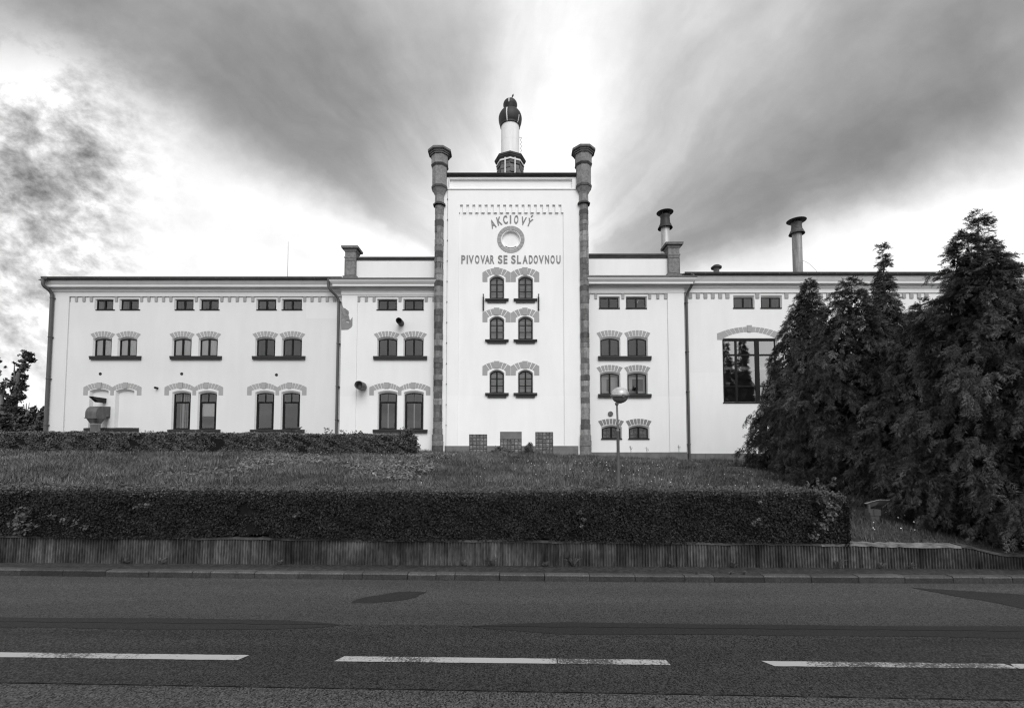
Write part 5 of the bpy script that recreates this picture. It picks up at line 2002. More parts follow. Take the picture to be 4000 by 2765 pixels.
yh0 = lambda x: pavB(x) - 0.07
xh1 = PX(3310, 2000, 8.72)
def zh_top(x):
    u = 2000 + x / 8.7 * F
    v = float(np.interp(u, [-1000, 0, 900, 2000, 2600, 3200, 3320], [1912, 1916, 1920, 1925, 1917, 1922, 1950]))
    return PZ(u, v, 8.7)
def zh_bot(x):
    u = 2000 + x / 8.6 * F
    v = float(np.interp(u, [-1000, 0, 60, 600, 900, 960, 1500, 2000, 2100, 2500, 3000, 3320], [2110, 2104, 2112, 2119, 2103, 2103, 2121, 2120, 2113, 2127, 2121, 2119]))
    return PZ(u, v, 8.55)
gz = lambda u, v: (PX(u, v, 8.6), PZ(u, v, 8.6))
gaps = []
for u, v, rx, rz, pr in ((922, 1990, 0.10, 0.10, 0.9), (935, 2002, 0.16, 0.07, 0.85), (968, 2075, 0.17, 0.10, 0.9), (985, 2096, 0.2, 0.06, 0.9), (945, 2045, 0.10, 0.2, 0.72), (910, 2010, 0.07, 0.2, 0.5), (2130, 2095, 0.2, 0.08, 0.85), (2420, 2060, 0.10, 0.35, 0.55), (1290, 1985, 0.1, 0.35, 0.4), (1520, 2070, 0.12, 0.25, 0.5), (1950, 2095, 0.25, 0.08, 0.7), (480, 2090, 0.3, 0.06, 0.6), (2250, 2090, 0.12, 0.1, 0.8), (3000, 2085, 0.15, 0.12, 0.6)):
    a, b = gz(u, v)
    gaps.append((a, b, rx, rz, pr))
hedge("clipped_hedge", "long dense clipped hedge growing on top of the ribbed retaining wall", -19.0, xh1, yh0, lambda x: pavB(x) + 1.0, zh_top, zh_bot, 210000, 0.020, M["leaf_hedge"], 0.06, gaps, True, [(PX(u, 1900, 9.2), hh, c, w_) for u, hh, c, w_ in ((150, 0.22, 60, 0.16), (195, 0.2, 40, 0.1), (410, 0.2, 60, 0.12), (1010, 0.15, 50, 0.3), (1480, 0.16, 60, 0.2), (1830, 0.15, 40, 0.3), (2330, 0.16, 50, 0.15), (2560, 0.17, 70, 0.4), (2740, 0.2, 70, 0.25), (2905, 0.24, 60, 0.12), (3080, 0.22, 70, 0.2), (3160, 0.24, 60, 0.15))], lit_growth=2.2)

YH = 25.0
xu1 = PX(1618, 1740, YH)
def zu_top(x):
    u = 2000 + x / YH * F
    v = float(np.interp(u, [-600, 0, 180, 600, 1150, 1180, 1625], [1690, 1693, 1690, 1694, 1696, 1699, 1700]))
    return PZ(u, v, YH)
zu_bot = lambda x: zbank(x, YH - 0.2) - 0.02
sh = []
for u, v, c, sw in ((420, 1680, 60, 0.3), (590, 1682, 40, 0.12), (640, 1686, 40, 0.3), (760, 1682, 70, 0.4), (1175, 1668, 90, 0.18), (1285, 1672, 60, 0.14), (1345, 1680, 50, 0.14), (1400, 1680, 60, 0.3), (1115, 1684, 60, 0.4), (1590, 1668, 110, 0.22), (1540, 1690, 60, 0.3), (970, 1688, 50, 0.3), (330, 1688, 40, 0.3), (1595, 1700, 120, 0.3)):
    x, z = P(u, v, YH)
    sh.append((x, z - zu_top(x) + 0.1, c, sw))
hedge("wild_hedge", "shaggy dark hedge at the foot of the left wing with stray shoots", -38, xu1, lambda x: YH - 0.5, lambda x: YH + 0.7, zu_top, zu_bot, 58000, 0.055, M["leaf_bank"], 0.13, (), True, sh, lit_growth=0.4)


def leafy(name, label, cat, blobs, n, leaf, mat, group=None, stem=None, base=None, nrm=(0, -0.6, 0.7), jit=0.8, aspect=0.6):
    """small plant: leaves scattered in blobs [(x, y, z, r)] plus a stem"""
    root = thing(name, label, cat, base if base else (blobs[0][0], blobs[0][1], blobs[0][2] - blobs[0][3]), group)
    w_ = np.array([b[3] ** 2 for b in blobs])
    w_ = w_ / w_.sum()
    pos = []
    for b, k in zip(blobs, (w_ * n).astype(int) + 1):
        d = RNG.normal(size=(k, 3))
        d /= np.linalg.norm(d, axis=1, keepdims=True)
        rr = b[3] * RNG.random((k, 1)) ** 0.45
        pos.append(np.array(b[:3]) + d * rr * np.array([1, 0.8, 0.9]))
    pos = np.concatenate(pos)
    V, Fc, t = leaf_quads(pos, np.array(nrm), leaf, aspect, jit)
    np_mesh("leaves", V, Fc, mat, t, parent=root)
    if stem:
        mb = MB()
        for pts, r in stem:
            mb.tube(pts, r, 6)
        mb.build("stem", M["bark"], root)
    return root


# climbing plants in the clipped hedge
vines = [((3130, 1890, 0.07), (3180, 1905, 0.12), (3200, 1950, 0.14), (3215, 2000, 0.15), (3190, 2050, 0.14), (3160, 2085, 0.10), (3235, 1975, 0.10), (3230, 1890, 0.06), (3170, 1870, 0.05), (3235, 1868, 0.05)),
         ((40, 2010, 0.14), (15, 2050, 0.14), (70, 2060, 0.12), (30, 2080, 0.12), (160, 2025, 0.07), (210, 2040, 0.08), (255, 2050, 0.08), (290, 2070, 0.08)),
         ((520, 1975, 0.05), (548, 1978, 0.06), (500, 1985, 0.04)),
         ((1140, 2018, 0.05), (1155, 2010, 0.04)),
         ((2262, 2000, 0.05), (2280, 2025, 0.05), (2272, 2052, 0.04)),
         ((2935, 2040, 0.06), (2965, 2050, 0.06), (2950, 2025, 0.04), (2960, 1958, 0.05))]
vl = ["broad leafed creeper sprawling over the right end of the clipped hedge", "broad leafed bramble at the far left foot of the clipped hedge",
      "small tuft of pale leaves high in the left half of the clipped hedge", "tiny pale leaf tuft in the hedge right of the dark gap",
      "thin pale trailing creeper on the hedge below and left of the lamp", "small creeper with a trailing stem in the hedge left of the large creeper"]
for bl, lb in zip(vines, vl):
    b3 = []
    for u, v, r in bl:
        y = 8.52
        x, z = P(u, v, y)
        b3.append((x, y + pavB(x) - pavB(0), z, r))
    cnt = int(sum(b[3] ** 2 for b in b3) * 2600) + 14
    leafy("creeper", lb, "climbing plant", b3, int(cnt * 1.3), 0.026, M["leaf_vine"], "creepers in the clipped hedge", jit=0.5, aspect=0.75)

# shrubs in front of the tower, weeds
x, z = P(1955, 1770, 28.2)
leafy("shrub", "low spreading broad leafed shrub before the middle cellar window", "shrub",
      [(x, 28.2, z + 0.05, 0.42), (x - 0.5, 28.2, z - 0.12, 0.36), (x + 0.55, 28.2, z - 0.12, 0.40), (x + 0.1, 28.0, z - 0.25, 0.5), (x - 0.1, 28.2, z + 0.2, 0.28)], 1500, 0.095, M["leaf_bank"], jit=0.5)
x, z = P(2062, 1765, 28.4)
leafy("shrub", "upright feathery shrub right of the middle cellar window", "shrub",
      [(x, 28.4, z - 0.15, 0.42), (x + 0.05, 28.4, z + 0.2, 0.32), (x + 0.14, 28.4, z + 0.46, 0.18), (x - 0.32, 28.4, z - 0.25, 0.32), (x + 0.28, 28.4, z - 0.2, 0.30)], 1600, 0.07, M["leaf_bank"], jit=0.9, aspect=0.3)
x, z = P(1596, 1722, 24.6)
leafy("shrub", "bushy shrub closing the right end of the shaggy hedge", "shrub",
      [(x, 24.6, z - 0.2, 0.45), (x - 0.15, 24.6, z + 0.3, 0.36), (x + 0.12, 24.5, z + 0.52, 0.24), (x + 0.28, 24.7, z - 0.35, 0.36), (x - 0.45, 24.6, z - 0.05, 0.4), (x + 0.25, 24.5, z + 0.05, 0.3)], 1900, 0.06, M["leaf_bank"], jit=0.6)
proto = None
wl = [(2240, 2215), (2620, 2214), (2860, 2214), (3270, 2218), (3395, 2205), (3520, 2210), (1820, 2190), (1920, 2192), (560, 2180), (720, 2172), (2130, 2215), (2730, 2248), (2860, 2246), (2920, 2250), (1100, 2200)]
wlab = ["weed at the wall foot below the lamp and clipped hedge", "spiky weed at the wall foot right of the lamp", "weed tuft at the wall foot below the right half of the hedge",
        "low weed at the wall foot near the hedge's right end", "tall weed at the wall foot below the floodlight", "weed at the wall foot under the drooping conifer",
        "long bladed weed at the wall foot left of centre", "fan shaped weed at the wall foot just left of the tower axis", "dark weed at the wall foot below the left hedge",
        "largest dark weed at the wall foot in the left third", "thin weed at the wall foot right of the tower axis", "small weed growing on the kerb joint, left one of three",
        "small weed growing on the kerb joint, tallest of three", "small weed growing on the kerb joint, right one of three", "tiny weed in the pavement edge left of centre"]
for (u, v), lb in zip(wl, wlab):
    x, y = G(u, v, ZP)
    if v < 2230: y = pavB(x) - 0.05
    else: y = kerbF(x) + 0.10
    root = thing("weed", lb, "weed", (x, y, ZP), "weeds along the wall and kerb")
    k = 26
    sc = random.uniform(0.10, 0.22) if v < 2230 else random.uniform(0.05, 0.10)
    az = RNG.uniform(0, 2 * np.pi, k)
    ln = RNG.uniform(0.3, 1.0, k) * sc
    hh = RNG.uniform(0.3, 1.0, k) * sc
    w_ = 0.010
    V = np.zeros((k, 4, 3))
    ex, ey = np.cos(az), np.sin(az) * 0.5
    V[:, 0] = np.stack([x - ey * w_, y + ex * w_ * 0, np.full(k, ZP)], 1)
    V[:, 1] = np.stack([x + ex * ln * 0.5 - w_, y + ey * ln * 0.5, ZP + hh * 0.8], 1)
    V[:, 2] = np.stack([x + ex * ln, y + ey * ln, ZP + hh * 0.9], 1)
    V[:, 3] = np.stack([x + ex * ln * 0.5 + w_, y + ey * ln * 0.5, ZP + hh * 0.7], 1)
    np_mesh("leaves", V.reshape(-1, 3), np.arange(4 * k).reshape(k, 4), M["leaf_bank"], np.full(k, 1.0), parent=root)

# tall dry stalks by the right block
for (u, v0, v1, lb) in ((2462, 1745, 1765, "dry seed stalk at the plinth left of the lamp pole's right window"), (2525, 1750, 1765, "short dry seed stalk at the plinth right of the lamp pole"), (2650, 1742, 1768, "dry seed stalk at the plinth beside the right downpipe")):
    x, z = P(u, v0, 29.4)
    zb_ = zbank(x, 29.3)
    leafy("seed_stalk", lb, "weed", [(x, 29.4, z, 0.10), (x + 0.05, 29.4, z - 0.12, 0.10)], 40, 0.022, M["leaf_bank"], "seed stalks at the plinth", [([(x + 0.02, 29.4, zb_), (x, 29.4, z + 0.08)], 0.008), ([(x + 0.02, 29.4, zb_ + 0.2), (x + 0.12, 29.4, z)], 0.006)], (x, 29.4, zb_))

# ---- street lamp
YL = 11.5
xl_, _ = P(2415, 1800, YL)
zl0 = zbank(xl_, YL)
lamp = thing("street_lamp", "weathered street lamp with a round two part globe on a thin pole", "street lamp", (xl_, YL, zl0))
zj = PZ(2415, 1680, YL)
ztp = PZ(2412, 1578, YL)
mb = MB()
mb.lathe(xl_, YL, [(0.042, zl0 - 0.2), (0.038, zj - 0.04), (0.042, zj - 0.035), (0.042, zj + 0.005), (0.030, zj + 0.02)], 16)
mb.tube([(xl_, YL, zj), (xl_ - 0.02, YL, ztp + 0.02)], [0.027, 0.024], 14)
mb.build("pole", M["pole"], lamp)
cx_, cz_ = P(2422, 1543, YL)
rg = 0.213
TL = R(9)


def tilt(mb_, k0=0):
    """the lamp head leans back a little and to the right"""
    for i in range(k0, len(mb_.v)):
        x, y, z = mb_.v[i]
        dx, dy, dz = x - cx_, y - YL, z - cz_
        dy, dz = dy * math.cos(TL) + dz * math.sin(TL) * -1, dz * math.cos(TL) + dy * math.sin(TL)
        a = R(-3)
        dx, dz = dx * math.cos(a) + dz * math.sin(a), dz * math.cos(a) - dx * math.sin(a)
        mb_.v[i] = (cx_ + dx, YL + dy, cz_ + dz)


mb = MB()
mb.lathe(cx_, YL, [(rg * math.cos(R(a)) + 0.001, cz_ + 0.02 + rg * 0.86 * math.sin(R(a))) for a in range(2, 91, 8)], 32, smooth=True)
tilt(mb)
mb.build("upper_shell", M["globe_top"], lamp)
mb = MB()
mb.lathe(cx_, YL, [(rg * 1.0, cz_ - 0.035), (rg * 1.09, cz_ - 0.033), (rg * 1.09, cz_ + 0.022), (rg * 1.0, cz_ + 0.024)], 32, top=False)
mb.box(cx_ - 0.0, cx_ + 0.045, YL - rg * 1.2, YL - rg * 1.05, cz_ - 0.04, cz_ + 0.03)
for dx in (-0.16, 0.055):
    mb.box(cx_ + dx - 0.008, cx_ + dx + 0.008, YL - rg * 1.14 + abs(dx) * 0.3, YL - rg * 0.9, cz_ - 0.014, cz_ + 0.004)
tilt(mb)
mb.build("clamp_ring", M["pole"], lamp)
m, nt, b = new_mat("lamp_diffuser")
b.inputs["Base Color"].default_value = grey(0.16)
b.inputs["Roughness"].default_value = 0.12
b.inputs["Specular IOR Level"].default_value = 0.9
M["diffuser"] = m
mb = MB()
mb.lathe(cx_, YL, [(0.03, cz_ - 0.02 - rg * 0.88)] + [(rg * 0.97 * math.cos(R(a)), cz_ - 0.02 + rg * 0.87 * math.sin(R(a))) for a in range(-80, 1, 8)], 32, smooth=True, top=False, bottom=True)
tilt(mb)
mb.build("lower_bowl", M["diffuser"], lamp)
mb = MB()
mb.lathe(xl_ - 0.02, YL, [(0.034, ztp - 0.03), (0.045, ztp - 0.01), (0.05, ztp + 0.03)], 14)
mb.build("pole_socket", M["pole"], lamp)

# ---- floodlight beside the trees
YF = 10.4
fl = None
x0, z0 = P(3430, 1985, YF)
zg_ = zbank(x0, YF)
fl = thing("floodlight", "grey ground floodlight with a flared head on a square base under the conifers", "floodlight", (x0, YF, zg_))
# base box
mb = MB()
xa, xb = PX(3399.5, 2000, YF), PX(3440.5, 2000, YF)
za, zb_ = PZ(3420, 2014, YF), PZ(3420, 1989.5, YF)
xs_ = PX(3413.5, 2000, YF)
mb.box(xa, xs_ - 0.006, YF, YF + 0.16, za, zb_)
mb.box(xs_ + 0.006, xb, YF, YF + 0.16, za, zb_)
mb.box(xa + 0.02, xb - 0.02, YF + 0.02, YF + 0.14, zg_ - 0.1, zb_ - 0.01)
mb.build("base", M["fixture"], fl)
# flared head: open tray, rim seen edge on
rim = [P(3377.5, 1966, YF - 0.02), P(3434, 1952, YF + 0.22), P(3476, 1953, YF + 0.18), P(3430, 1968, YF - 0.1)]
def hv(u, v, y): return (PX(u, v, y), y, PZ(u, v, y))
tl, tm, tr, fr = hv(3377.5, 1965.5, YF - 0.05), hv(3434, 1951.5, YF - 0.12), hv(3476, 1952.5, YF + 0.12), hv(3418, 1960, YF + 0.22)
mb = MB()
side1 = [hv(3382, 1967, YF - 0.04), hv(3397, 1979, YF - 0.03), hv(3405, 1979, YF - 0.04), hv(3415, 1976, YF - 0.06), hv(3426, 1968, YF - 0.09), hv(3433, 1956, YF - 0.115)]
side2 = [hv(3424, 1965, YF + 0.20), hv(3438, 1978, YF + 0.18), hv(3446, 1977, YF + 0.17), hv(3456, 1972, YF + 0.15), hv(3466, 1963, YF + 0.13), hv(3474, 1954, YF + 0.12)]
k = len(side1)
mb.add(side1 + side2, [(i, i + 1, k + i + 1, k + i) for i in range(k - 1)], 0.7, True)
mb.add(side1, [tuple(range(k))])
mb.add(side2, [tuple(range(k))])
mb.build("lamp_head", M["fixture"], fl, fix=False)
mb = MB()
mb.tube([tl, tm], 0.008, 6)
mb.tube([tm, tr], 0.008, 6)
mb.tube([tr, hv(3424, 1964.5, YF + 0.2), tl], 0.008, 6)
mb.build("rim", M["concrete"], fl)
mb = MB()
mb.box(PX(3386, 1980, YF), PX(3393.5, 1980, YF), YF - 0.05, YF - 0.02, PZ(3390, 1990, YF) - 0.06, PZ(3390, 1969, YF))
mb.build("yoke", M["fixture"], fl)
# drain slab on the bank
xm, zm = P(2880, 1841, 21.0)
mb = MB()
dz_ = zbank(xm, 21.0)
mb.box(xm - 0.45, xm + 0.45, 20.6, 21.4, dz_ - 0.1, dz_ + 0.09)
mb.box(xm - 0.36, xm + 0.36, 20.68, 21.3, dz_ + 0.09, dz_ + 0.12)
tag(mb.build("drain_cover", M["rust"], base=(xm, 21.0, dz_)), "flat dark drain cover lying in the grass right of the downpipe", "drain cover")

# ================================================================== TREES
def plume_template(seed, nf=5, lf=3):
    """one drooping cypress spray, unit length along +x, hanging towards -z: triangles"""
    r = np.random.default_rng(seed)
    T = []
    for i in range(nf):
        s = (i + 0.6) / nf
        px, pz = s * (1 - 0.22 * s), 0.10 * s - 0.50 * s * s
        for sd in (-1, 1):
            L_ = (0.40 * (1 - 0.55 * s)) * r.uniform(0.7, 1.3)
            dirv = np.array([0.8, sd * 0.65 + r.normal(0, 0.15), -0.35 - 0.5 * s + r.normal(0, 0.25)])
            dirv /= np.linalg.norm(dirv)
            up = np.array([0.25 * s, 0, 1.0]) + r.normal(0, 0.5, 3)
            side = np.cross(dirv, up)
            side /= np.linalg.norm(side)
            p0 = np.array([px, 0, pz]) + r.normal(0, 0.04, 3)
            for j in range(lf):
                q = (j + 0.5) / lf
                b = p0 + dirv * L_ * q + np.array([0, 0, -0.18]) * L_ * q * q
                for s2 in (-1, 1):
                    ll = L_ * 0.52 * (1 - 0.5 * q) * r.uniform(0.7, 1.3)
                    tip = b + (dirv * 0.8 + side * s2 * 0.75 + np.array([0, 0, -0.3]) + r.normal(0, 0.15, 3)) * ll
                    w_ = 0.028 + 0.014 * (1 - q)
                    T.append((b - dirv * w_, b + dirv * w_ * 1.2, tip))
            T.append((p0 - np.array([0.014, 0, 0]), p0 + np.array([0.014, 0, 0]), p0 + dirv * L_ + np.array([0, 0, -0.18]) * L_))
    return np.array(T)


PLUMES = [plume_template(s) for s in range(8)]


def conifer(label, x, y, z0, H, Rb, n, size, apex_dx=0.0, thin=0.0, prof_pow=0.8, skirt=0.12, seed=0, lobes=5, lob=0.22, name="conifer_tree"):
    """cypress: tapered trunk with limbs; hanging tufts of many small sprays make the crown"""
    r = np.random.default_rng(seed + 100)
    if name == "conifer_tree":
        root = thing(name, label, "tree", (x, y, z0), "conifers at the right end of the brewery")
    else:
        root = None
    per = 15
    m = int(n * 2.8)
    h = r.beta(1.0, 1.4, m)
    h = np.where(r.random(m) < 0.25, r.uniform(0, 1, m), h)
    az = r.uniform(0, 2 * np.pi, m)
    ph = r.uniform(0, 6.28, 4)
    prof = Rb * ((1 - h) ** prof_pow) * np.clip(0.78 + h / max(skirt, 1e-3) * 0.22, 0, 1)
    clump = 1 + lob * np.sin(az * lobes + ph[0] + 5 * h) * np.sin(h * 15 + ph[1] + 2 * az) + 0.12 * np.sin(h * 37 + ph[2] + 3 * az)
    rad = prof * clump * (0.40 + 0.60 * r.random(m) ** 0.35)
    if thin:
        keep = r.random(m) > thin * np.clip((h - 0.5) / 0.3, 0, 1)
        h, az, prof, rad = h[keep], az[keep], prof[keep], rad[keep]
        m = len(h)
    ts = size * r.uniform(0.7, 1.35, m) * (0.35 + 0.65 * (1 - h) ** 0.6)      # tuft length
    droop = np.clip(r.normal(0.92, 0.28, m), 0.1, 1.4) * (1 - 0.75 * h ** 3)
    ttone = np.clip(np.exp(r.normal(-0.05, 0.42, m)), 0.4, 2.3)
    # sprays of every tuft
    I = np.repeat(np.arange(m), per)
    t = np.tile((np.arange(per) + 0.5) / per, m)
    k = len(I)
    a0 = az[I]
    out = np.maximum(0.0, rad[I] - ts[I] * 0.55) + ts[I] * (0.75 * t * np.cos(droop[I] * t))
    down = ts[I] * t * t * np.sin(droop[I]) * 0.95
    tang = r.normal(0, 0.12, k) * ts[I] * (1.1 - 0.5 * t)
    hx = x + apex_dx * h[I] ** 1.5
    px = hx + np.cos(a0) * out - np.sin(a0) * tang
    py = y + np.sin(a0) * out + np.cos(a0) * tang
    zc = z0 + 0.30 + (H - 0.34) * h[I] - down + r.normal(0, 0.06, k) * ts[I] + 0.12 * ts[I] * np.sin(np.pi * t)
    sz = ts[I] * 0.50 * r.uniform(0.7, 1.3, k) * (1.05 - 0.35 * t)
    elev = -droop[I] * (0.25 + 0.9 * t) + r.normal(0, 0.25, k) + 0.9 * h[I] ** 4
    roll = r.normal(0, 0.7, k)
    aa = a0 + r.normal(0, 0.55, k)
    ca, sa, ce, se = np.cos(aa), np.sin(aa), np.cos(elev), np.sin(elev)
    X = np.stack([ca * ce, sa * ce, se], 1)
    Yv = np.stack([-sa, ca, np.zeros(k)], 1)
    Zv = np.cross(X, Yv)
    cr, sr = np.cos(roll)[:, None], np.sin(roll)[:, None]
    Y2 = Yv * cr + Zv * sr
    Z2 = Zv * cr - Yv * sr
    which = r.integers(0, len(PLUMES), k)
    Vs, Ts = [], []
    for q, T in enumerate(PLUMES):
        idx = np.nonzero(which == q)[0]
        if not len(idx): continue
        B = np.stack([X[idx], Y2[idx], Z2[idx]], 1) * sz[idx][:, None, None]
        o = np.stack([px[idx], py[idx], zc[idx]], 1)
        W = np.einsum("tvc,ncd->ntvd", T, B) + o[:, None, None, :]
        Vs.append(W.reshape(-1, 3))
        Ts.append(np.repeat(ttone[I[idx]] * (0.40 + 1.05 * t[idx]) * r.uniform(0.75, 1.25, len(idx)), len(T)) * r.uniform(0.8, 1.25, len(idx) * len(T)))  # tuft roots darkened, tips lightened: shade and highlight put into the tone
    V = np.concatenate(Vs)
    V[:, 2] = np.maximum(V[:, 2], z0 - 0.45)
    Fc = np.arange(len(V)).reshape(-1, 3)
    if root is None:
        return tag(np_mesh(name, V, Fc, M["needle"], np.concatenate(Ts)), label, "trees", kind="stuff")
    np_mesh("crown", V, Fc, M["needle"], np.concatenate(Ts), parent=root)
    # inner twigs, tone darkened to put the crown's shade into their colour
    kk = 9000
    hi = r.beta(1.0, 1.7, kk) * (0.80 if thin else 0.93)
    ai = r.uniform(0, 6.283, kk)
    ri_ = Rb * ((1 - hi) ** prof_pow) * 0.66 * r.random(kk) ** 0.5
    q = np.stack([x + apex_dx * hi ** 1.5 + np.cos(ai) * ri_, y + np.sin(ai) * ri_, z0 + H * hi], 1)
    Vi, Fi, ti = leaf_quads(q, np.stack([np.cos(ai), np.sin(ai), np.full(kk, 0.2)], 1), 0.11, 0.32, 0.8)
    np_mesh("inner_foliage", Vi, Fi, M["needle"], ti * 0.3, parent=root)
    mb = MB()
    pts = [(x + apex_dx * t ** 1.5 + 0.03 * math.sin(7 * t + seed), y, z0 - 0.2 + (H * 0.97 + 0.2) * t) for t in [i / 10 for i in range(11)]]
    mb.tube(pts, [0.03 * H * (1 - t) ** 0.9 * 0.55 + 0.012 for t in [i / 10 for i in range(11)]], 8)
    for i in range(30):
        hh = random.uniform(0.08, 0.92)
        a = random.uniform(0, 6.283)
        ln = Rb * (1 - hh) ** prof_pow * 0.75
        b = Vector((x + apex_dx * hh ** 1.5, y, z0 + H * hh))
        e = b + Vector((math.cos(a) * ln, math.sin(a) * ln, ln * 0.15))
        mb.tube([b, b.lerp(e, 0.5) + Vector((0, 0, 0.06 * ln)), e], [0.03 * (1 - hh) + 0.012, 0.018, 0.006], 5, cap=False)
    mb.build("trunk", M["bark"], root)
    return root


def cone(label, u_apex, v_apex, Y, u_base, Rb, n, size, **kw):
    xa_, za_ = P(u_apex, v_apex, Y)
    xb_ = PX(u_base, 1800, Y)
    zb__ = zbank(xb_, Y)
    conifer(label, xb_, Y, zb__, za_ - zb__, Rb, n, size, apex_dx=xa_ - xb_, **kw)


cone("leftmost conifer with a neat cone top beside the large workshop window", 3160, 1095, 21.0, 3140, 2.6, 350, 0.80, seed=1, prof_pow=0.72)
cone("round topped conifer in front of the leftmost one", 3325, 1090, 15.5, 3300, 2.1, 330, 0.66, seed=2, prof_pow=0.5, lob=0.28)
cone("thin ragged conifer spire with its bare trunk showing above the eaves", 3448, 950, 21.5, 3475, 2.2, 290, 0.75, seed=3, thin=0.3, prof_pow=1.0)
cone("short dense conifer filling the gap left of the tallest one", 3600, 1165, 13.5, 3560, 1.75, 240, 0.66, seed=4, prof_pow=0.6)
cone("tallest conifer with a tapering open top near the right edge", 3822, 825, 12.4, 3850, 2.0, 270, 0.66, seed=5, thin=0.35, prof_pow=0.85)
cone("large drooping conifer in front, leaning over the retaining wall", 3775, 905, 9.75, 3945, 1.95, 360, 0.60, seed=6, prof_pow=0.58, lob=0.28, skirt=0.02)
cone("conifer cut by the right edge of the photo", 4060, 1085, 9.9, 4120, 1.7, 280, 0.60, seed=7, prof_pow=0.5, skirt=0.02)
for i, (xx, yy_, hh, rr) in enumerate(((22.8, 12.2, 12.4, 1.8), (24.3, 12.8, 12.6, 1.7), (25.2, 11.4, 10.0, 1.4))):
    conifer("stand of dark conifers mirrored in the large workshop window", xx, yy_, 1.3, hh, rr, 240, 1.0, seed=20 + i, prof_pow=0.7, name="conifer_stand")

# broadleaved trees beyond the left end
def broad(label, Y, blobs_px, n, leaf, trunk_px, name="broadleaf_tree", cat="tree", group="trees beyond the left end of the brewery"):
    b3 = []
    for u, v, r in blobs_px:
        x, z = P(u, v, Y)
        b3.append((x, Y + random.uniform(-0.5, 0.5), z, r / F * Y))
    zg = zbank(max(-40, b3[0][0]), 30)
    x0 = PX(trunk_px[0][0], 1700, Y)
    root = thing(name, label, cat, (x0, Y, zg), group)
    pos = []
    area = sum(b[3] ** 2 for b in b3)
    for b in b3:
        k = int(n * b[3] ** 2 / area) + 4
        # leaf clumps inside the blob
        nc = max(3, k // 16)
        d = RNG.normal(size=(nc, 3)); d /= np.linalg.norm(d, axis=1, keepdims=True)
        c = np.array(b[:3]) + d * b[3] * RNG.random((nc, 1)) ** 0.5
        q = c[RNG.integers(0, nc, k)] + RNG.normal(size=(k, 3)) * b[3] * 0.20
        pos.append(q)
    pos = np.concatenate(pos)
    pos[:, 2] = np.maximum(pos[:, 2], zg)
    V, Fc, t = leaf_quads(pos, np.array([0.1, -0.4, 0.6]), leaf, 0.6, 0.9)
    np_mesh("crown", V, Fc, M["leaf_tree"], t, parent=root)
    mb = MB()
    for tr, r0 in trunk_px[1:]:
        pts = [(PX(u, v, Y), Y, PZ(u, v, Y)) for u, v in tr]
        pts[0] = (pts[0][0], Y, zg - 0.2) if tr[0][1] >= 1690 else pts[0]
        mb.tube(pts, [r0 * (1 - 0.75 * i / (len(pts) - 1)) for i in range(len(pts))], 7)
    mb.build("trunk", M["bark"], root)
    return root


broad("windblown tree with a crooked top leaning towards the brewery", 48,
      [(112, 1390, 18), (98, 1400, 16), (128, 1392, 12), (108, 1415, 10), (84, 1425, 16), (88, 1440, 14), (60, 1418, 9), (75, 1445, 13), (55, 1450, 13), (52, 1465, 11), (66, 1480, 18), (75, 1470, 12), (60, 1500, 18), (72, 1515, 18), (82, 1512, 10), (90, 1505, 9), (98, 1520, 8), (58, 1530, 20), (78, 1550, 14), (84, 1555, 9), (60, 1570, 22), (45, 1590, 24), (70, 1610, 20), (40, 1640, 30), (62, 1670, 26)],
      3600, 0.15, [(55, 0), ([(55, 1700), (55, 1600), (58, 1520), (72, 1460), (95, 1415), (112, 1388)], 0.32), ([(58, 1520), (56, 1460), (56, 1420)], 0.12), ([(56, 1560), (75, 1535), (96, 1510)], 0.1)])
broad("tree cut by the left edge of the photo, lower than its neighbour", 46,
      [(22, 1490, 16), (12, 1505, 18), (28, 1500, 10), (10, 1530, 16), (20, 1545, 14), (8, 1575, 22), (-10, 1600, 34), (15, 1640, 30), (-20, 1660, 36), (-30, 1540, 30), (-40, 1450, 26), (-18, 1405, 14), (0, 1410, 9), (5, 1432, 6)],
      3000, 0.15, [(0, 0), ([(0, 1700), (2, 1600), (10, 1530), (22, 1490)], 0.28), ([(0, 1600), (-20, 1500), (-20, 1410)], 0.2)])
broad("dense dark bushes against the left corner of the brewery", 42,
      [(100, 1640, 24), (135, 1630, 24), (160, 1640, 24), (145, 1605, 14), (150, 1592, 8), (172, 1612, 14), (85, 1660, 26), (110, 1670, 26), (150, 1670, 28), (178, 1660, 24), (195, 1650, 24), (125, 1690, 26), (165, 1692, 26), (90, 1610, 12), (190, 1625, 16)],
      4800, 0.15, [(140, 0), ([(140, 1700), (142, 1650), (150, 1600)], 0.14), ([(103, 1700), (102, 1620), (103, 1575)], 0.10), ([(103, 1620), (112, 1590), (115, 1572)], 0.05)], "bush", "bush")
broad("tangled undergrowth between the left trees and the wild hedge", 40,
      [(20, 1660, 26), (50, 1680, 26), (0, 1690, 28), (80, 1690, 24), (30, 1630, 20), (-30, 1680, 30)],
      2600, 0.15, [(30, 0), ([(30, 1700), (32, 1640)], 0.1)], "bush", "bush")

# ================================================================== SKY AND LIGHT
SUN_EL, SUN_AZ = R(40), R(168)          # behind the camera, slightly to its right
world = bpy.data.worlds.new("World")
scene.world = world
world.use_nodes = True
nt = world.node_tree
L = nt.links
bg = nt.nodes["Background"]
tc = nn(nt, "ShaderNodeTexCoord")
sep = nn(nt, "ShaderNodeSeparateXYZ")
L.new(tc.outputs["Generated"], sep.inputs[0])


